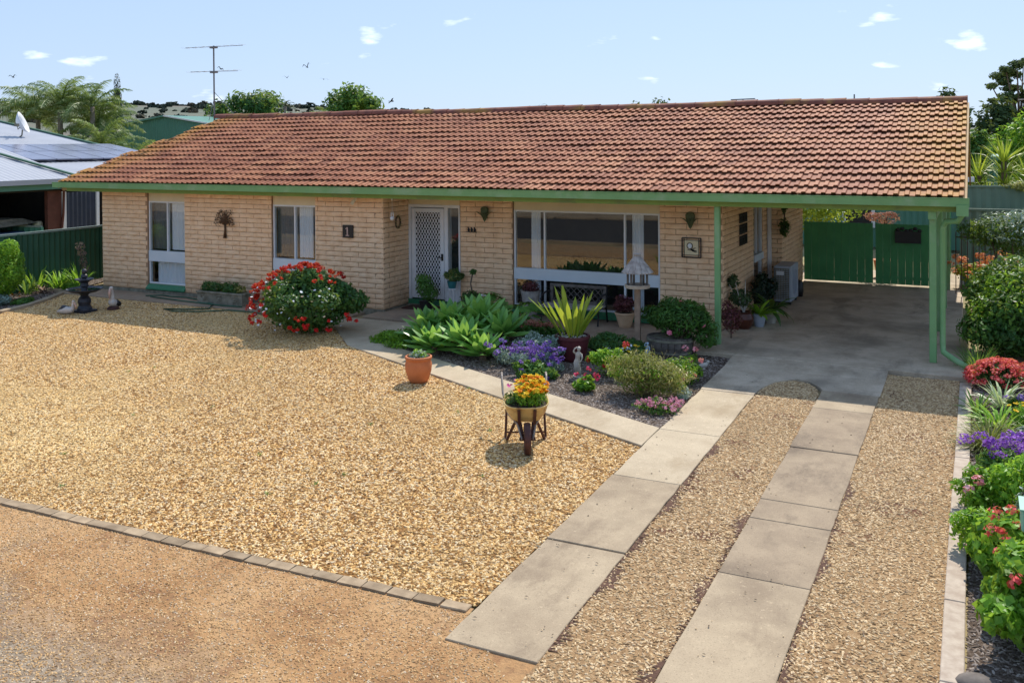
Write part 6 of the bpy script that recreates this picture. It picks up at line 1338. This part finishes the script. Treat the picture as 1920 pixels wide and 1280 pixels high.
t = thing('flower_stalk', 'tall faded flower stalk standing behind the fountain', 'plant', (-19.2,15.55,-.08)); m = MB(); m.tube([(0,0,0),(.03,0,.4),(-.05,0,.8),(-.06,0,1.05)],[.02,.014,.01,.008],5); m.obj('stem', MT['bark'], t); foliage('flowers', petalm('faded_mauve',(.15,.08,.09),(.28,.18,.17),(.4,.3,.24)), t, [(-.05,0,.98,.12,.12,.12),(.0,0,.82,.13,.1,.08),(.05,0,.62,.12,.1,.14),(.1,0,.45,.12,.1,.1)], 420, .05)
t = shrub('shade_shrub', 'dark shrub in the corner where the fence meets the house', 'shrub', (-18.95,16.3,-.08), (0,0,.25),(.35,.4,.3), 1400, .08, MT['leaf_dk'], 46, 6, zmin=0)

# ------------------------------------------------------------------ right bed, front to back
RD = [cluster_mesh('flower', petalm('coral_red_petals',(.60,.03,.05),(.80,.08,.09),(.9,.28,.25)), .05, 26, .032, .5) for _ in range(2)]
def ger(label, x, y, rad, n, mat, seed, flowers=(), leaf=.07, asp=.85, **k):
    t = shrub('geranium_bush', label, 'shrub', (x,y,gz(y)), (0,0,rad[2]*.75), rad, n, leaf, mat, seed, 12, .38, zmin=0, asp=asp, **k)
    if flowers: put_flowers(t, [f for f in flowers[0]], flowers[1])
    return t
ger('nearest round leaved geranium spilling from the right edge', .50,7.35,(.50,.62,.36), 8000, MT['leaf_lime'], 51, (RD,[(-.28,-.2,.52),(-.36,.45,.45),(-.30,.5,.5)]), .066, tlo=.1, thi=.8, shell_=.6)
ger('pink and red flowered geranium below the mint green box', .28,8.35,(.44,.42,.34), 4200, MT['leaf_lime'], 52, (RD,[(-.16,-.1,.55),(-.05,-.02,.57),(-.2,-.25,.47),(-.12,-.32,.50),(.08,-.05,.6),(.0,-.2,.52)]), .07, tlo=.1, thi=.8)
ger('cut leaved geranium leaning over the timber edging', .06,8.75,(.32,.34,.24), 2600, MT['leaf_lime'], 53, (PK,[(-.1,-.35,.2)]), .055, .5, tlo=0, thi=.9)
ger('small pink flowered geranium farthest along the edging', .02,9.75,(.26,.28,.22), 1700, MT['leaf_lime'], 54, (PK,[(-.02,-.15,.33),(-.1,-.22,.26)]), .055, .5)
ger('yellow green geranium behind the small pink one', .40,9.75,(.36,.36,.34), 2600, MT['leaf_lime'], 55, (), .06, .5, tlo=.3, thi=1)
ger('grey green catmint between the geraniums', .55,9.1,(.34,.34,.34), 1600, MT['leaf_grey'], 56, (), .05, .4, tlo=0, thi=.4)
t = shrub('purple_statice', 'large purple statice clump at the right picture edge', 'flowers', (.38,10.7,gz(10.7)), (0,0,.18),(.40,.36,.22), 1800, .08, MT['leaf_mid'], 57, 8, zmin=0, asp=.35); PV = [cluster_mesh('flower', petalm('bright_violet_petals',(.2,.03,.42),(.35,.08,.62),(.5,.25,.78)), .055, 30, .028, .45) for _ in range(2)]; put_flowers(t, PV, [(q.gauss(-.05,.24), q.gauss(-.03,.2), q.uniform(.28,.46)) for _ in range(58)])
t = thing('ornamental_grass', 'fine olive grass tuft flopping onto the timber edging', 'grass', (.10,11.65,gz(11.6))); blades('blades', leafm('olive_blades',(.10,.13,.02),(.22,.25,.05),(.38,.36,.12),.3), t, 420, .42, .010, (8,80), (.5,1.7), r=.12, seed=61, seg=4)
t = thing('daylily', 'pale green arching daylily clump above the olive grass', 'plant', (.22,12.55,gz(12.5))); blades('leaf', MT['leaf_lime'], t, 60, .38, .035, (25,80), (.6,1.8), r=.18, seed=62); 
t = thing('daylily', 'blue green daylily clump beside the shaded edging', 'plant', (-.0,13.05,gz(13))); blades('leaf', MT['leaf_mid'], t, 34, .3, .03, (30,85), (.4,1.2), r=.12, seed=63)
t = thing('spider_plant', 'white edged spider plant in front of the red flowers', 'plant', (.26,13.35,gz(13.3))); blades('leaf', leafm('variegated_blades',(.30,.40,.18),(.5,.6,.32),(.75,.78,.6),.25), t, 44, .46, .03, (30,86), (.5,1.5), r=.08, seed=64)
t = shrub('blue_pansies', 'blue violet pansies next to the spider plant', 'flowers', (.52,13.3,gz(13.3)), (0,0,.08),(.2,.2,.1), 500, .05, MT['leaf_mid'], 65, 5, zmin=0); put_flowers(t, puc, [(q.uniform(-.2,.1), q.uniform(-.1,.1), .17) for _ in range(7)])
t = shrub('yellow_pansies', 'yellow flowered clump right of the daylily', 'flowers', (.50,12.6,gz(12.6)), (0,0,.12),(.2,.25,.16), 700, .05, MT['leaf_lime'], 66, 5, zmin=0); put_flowers(t, yl, [(q.uniform(-.2,.1), q.uniform(-.2,.1), q.uniform(.22,.3)) for _ in range(10)])
t = shrub('agapanthus_clump', 'blue grey succulent clump right of the olive grass', 'plant', (.52,11.7,gz(11.7)), (0,0,.12),(.22,.25,.16), 500, .08, MT['leaf_grey'], 67, 5, zmin=0, tlo=0, thi=.4)
t = shrub('kalanchoe', 'coral red flowering mound at the foot of the hedge', 'flowers', (.28,14.35,gz(14.3)), (0,0,.14),(.42,.30,.19), 1500, .06, MT['leaf_dk'], 68, 8, zmin=0); put_flowers(t, RD, [on_dome((0,0,.12),(.42,.32,.24),q.uniform(0,6.28),q.uniform(-.1,1.5),1.03) for _ in range(120)])
t = shrub('hibiscus_hedge', 'big glossy green hedge shrub right of the carport post', 'shrub', (.70,16.75,-.06), (0,0,.62),(1.10,1.2,.82), 20000, .085, MT['leaf_mid'], 69, 20, .36, zmin=0, shell_=.6, tlo=.0, thi=.95)
foliage('foliage', MT['leaf_dk'], t, lumpy((-.35,-.4,.42),(.62,.7,.46),10,.4,4), 5200, .085, zmin=0); foliage('foliage', MT['leaf_lime'], t, lumpy((.1,-.1,.80),(.98,1.05,.66),16,.34,9), 4200, .075, shell_=.85, tlo=0, thi=.5); put_flowers(t, [pk], [(-.75,-.85,.45),(.05,-.7,1.35)])  # lime leaves over the top put its sunlit look into the foliage colour
t = thing('long_grass', 'dark green grass tuft at the base of the hedge shrub', 'grass', (.0,15.25,gz(15))); blades('blades', MT['leaf_mid'], t, 160, .42, .012, (30,86), (.4,1.4), r=.18, seed=70, seg=4)
t = shrub('white_edged_shrub', 'dark shrub with silvery white leaf edges above the iron fence', 'shrub', (.95,20.8,-.06), (0,0,1.42),(1.35,.7,.55), 9000, .075, MT['leaf_dk'], 71, 14, .4, tlo=.1, thi=1); foliage('foliage', MT['leaf_grey'], t, lumpy((.05,-.1,1.58),(1.2,.65,.42),12,.4,5), 2300, .07, tlo=.3, thi=1, shell_=.85); m = MB()
for k in range(9): a = k*.7; m.tube([(.5*math.cos(a)*.6,.3*math.sin(a),0),(.6*math.cos(a),.4*math.sin(a),.7),(.75*math.cos(a),.5*math.sin(a),1.35)],[.03,.022,.012],5)
m.obj('stem', MT['bark'], t); foliage('foliage', MT['leaf_lime'], t, [(.3,-.3,1.95,.3,.2,.15),(.95,-.3,1.9,.2,.2,.15)], 300, .07)
t = shrub('mixed_shrub', 'mottled green shrub low between the hedge and iron fence', 'shrub', (.9,19.2,-.06), (0,0,.45),(1.0,.5,.45), 3600, .08, MT['leaf_mid'], 72, 10, .4, zmin=0)
t = thing('iron_fence', 'thin dark iron picket fence right of the carport', 'fence', (-.42,21.9,0)); m = MB()
for k in range(26): m.tube([(k*.11,0,.05),(k*.11,0,1.36)],.009,5); 
m.obj('picket', MT['rust'], t); m = MB(); m.tube([(0,0,.15),(2.8,0,.15)],.012,5); m.tube([(0,0,1.25),(2.8,0,1.25)],.012,5); m.obj('rail', MT['rust'], t)
OR = petalm('salmon_petals',(.65,.14,.05),(.85,.32,.14),(.9,.55,.3)); orc = [cluster_mesh('flower', OR, .10, 26, .06, .6)]
t = shrub('orange_flower_bed', 'sunny bed of salmon orange flowers seen through the iron pickets', 'flowers', (.55,23.2,-.06), (0,0,.35),(1.2,.6,.35), 3600, .09, MT['yucca'], 73, 12, .4, zmin=0); put_flowers(t, orc, [(q.uniform(-1.1,1.2), q.uniform(-.6,.2), q.uniform(.35,.85)) for _ in range(46)])
# yuccas and shrubs behind the right-hand fence
for (x, y, h, l, n_, lab) in ((.62,28.2,3.0,.85,110,'large sunlit yucca in the middle above the right fence'),(.02,28.6,2.6,.75,80,'yucca head nearest the roof verge'),(1.18,28.8,2.6,.7,70,'yucca at the right edge beside the pole'),(.25,27.6,2.05,.6,60,'low young yucca between the two big ones')):
    t = thing('yucca', lab, 'yucca', (x,y,0), 0, 'yuccas behind the right fence'); q2 = random.Random(int(h*100+x*7)); m = MB()
    for lv in range(3):
        for k in range(n_//3): a = k*2.399+lv; m.strap((.05*math.cos(a),.05*math.sin(a),h-.28-lv*.30), a, R_(q2.uniform(-25+25*(2-lv),86-lv*22)), l*q2.uniform(.75,1.05), .05, q2.uniform(.1,.6), 4, .3, tint=q2.uniform(0,1)*(1-lv*.2), belly=.35)
    m.obj('leaves', MT['yucca'], t); MB().tube([(0,0,-.1),(0,0,h-.3)],[.09,.07],7).obj('trunk', MT['bark'], t)
t = shrub('creeper', 'pale flowering creeper trailing over the right fence top', 'climber', (1.2,26,2.1), (0,0,.05),(.75,.2,.14), 900, .07, MT['leaf_gold'], 75, 8)
tag(MB().box((-.1,-.06,0),(.1,.06,.12)).obj('meter_box', MT['white'], None, (-.18,26.0,2.25)), 'small white box on the fence post beside the roof', 'box')
# mint green letter box on a post, dark stone
t = thing('letter_box', 'mint green metal box poking in from the right edge over the geraniums', 'box', (.52,7.9,gz(7.9))); MT['mint'] = pbr('mint_green_paint', (.27,.50,.38), (.23,.44,.33), 4, .5, .1, 40)
o = bevel(MB().box((-.24,-.14,.62),(.24,.14,.78)).obj('body', MT['mint'], t), .012); MB().box((-.03,-.03,0),(.03,.03,.62)).obj('post', MT['mint'], t)
m = MB(); m.box((-.25,-.15,.781),(.25,.15,.79)); m.obj('lid', MT['mint'], t)
o = MB().ball((0,0,0),.11,12,8,sc=(1.3,1,.6)).obj('garden_stone', MT['wooddk'], None, (.0,6.66,gz(6.7)+.02), smooth=True); tag(o, 'dark grey stone on the timber edging at the bottom right', 'stone')
# leaf litter on the concrete and gravel
m = MB(); q = random.Random(99)
for _ in range(260):
    x, y = q.uniform(-3.4,-.2), q.uniform(5.5,14.3)
    onc = (-3.38 < x < -2.7) or (-1.87 < x < -1.2)
    z = gz(y)+(.028 if onc else .018); a = q.uniform(0,6.28); s_ = q.uniform(.006,.018); m.add([(x-s_*math.cos(a),y-s_*math.sin(a),z),(x+s_*.4*math.sin(a),y-s_*.4*math.cos(a),z+.004),(x+s_*math.cos(a),y+s_*math.sin(a),z+.001),(x-s_*.4*math.sin(a),y+s_*.4*math.cos(a),z+.005)],[(0,1,2,3)])
for _ in range(420):
    x, y = q.uniform(-14,-3.5), q.uniform(6.3,14.2)
    if x > -8.75 and y > 12.4-(x+8.75)*.46: continue
    z = gz(y)+.016; a = q.uniform(0,6.28); s_ = q.uniform(.008,.02); m.add([(x-s_*math.cos(a),y-s_*math.sin(a),z),(x+s_*.4*math.sin(a),y-s_*.4*math.cos(a),z+.005),(x+s_*math.cos(a),y+s_*math.sin(a),z+.002),(x-s_*.4*math.sin(a),y+s_*.4*math.cos(a),z+.006)],[(0,1,2,3)])
tag(m.obj('leaf_litter', MT['bark']), kind='stuff')
m = MB()   # stray gravel kicked onto the concrete
for _ in range(110):
    side = q.random(); y = q.uniform(5.7,13)
    x = q.choice([-3.40+abs(q.gauss(0,.14))%.6, -2.70-abs(q.gauss(0,.14))%.6, -1.87+abs(q.gauss(0,.14))%.6, -1.19-abs(q.gauss(0,.14))%.6])
    r_ = q.uniform(.003,.007); m.ball((x,y,gz(y)+.026), r_, 5, 3, sc=(q.uniform(.8,1.6),1,.6), mi=0)
tag(m.obj('stray_gravel', pbr('stray_stones', (.74,.58,.36), (.6,.44,.26), 60, .9, 0)), kind='stuff')
m = MB()
for _ in range(16):
    x, y = q.uniform(-12,-4.2), q.uniform(6.5,11.5)
    for k in range(14): m.strap((x+q.uniform(-.02,.02),y+q.uniform(-.02,.02),gz(y)), q.uniform(0,6.28), q.uniform(.4,1.3), q.uniform(.03,.06), .007, .8, 3, tint=q.random())
tag(m.obj('weeds', MT['leaf_mid']), kind='stuff')

# trees and shrubs across the street (seen only as reflections in the front windows)
tree('street_tree', 'leafy street tree across the road mirrored in the big window', 'tree', (-16,-13,-.3), 5.2, (2.6,2.2,1.9), 3200, .3, MT['leaf_mid'], seed=41)
tree('street_tree', 'second street tree across the road mirrored near the window top', 'tree', (-25,-15,-.3), 4.6, (2.4,2.2,1.7), 3000, .3, MT['leaf_dk'], seed=42)
t = shrub('hedge', 'low dark hedge across the road mirrored in the windows', 'hedge', (-10,-11,-.3), (0,0,.7),(4.5,.9,.7), 6000, .16, MT['leaf_dk'], 81, 14, .3)
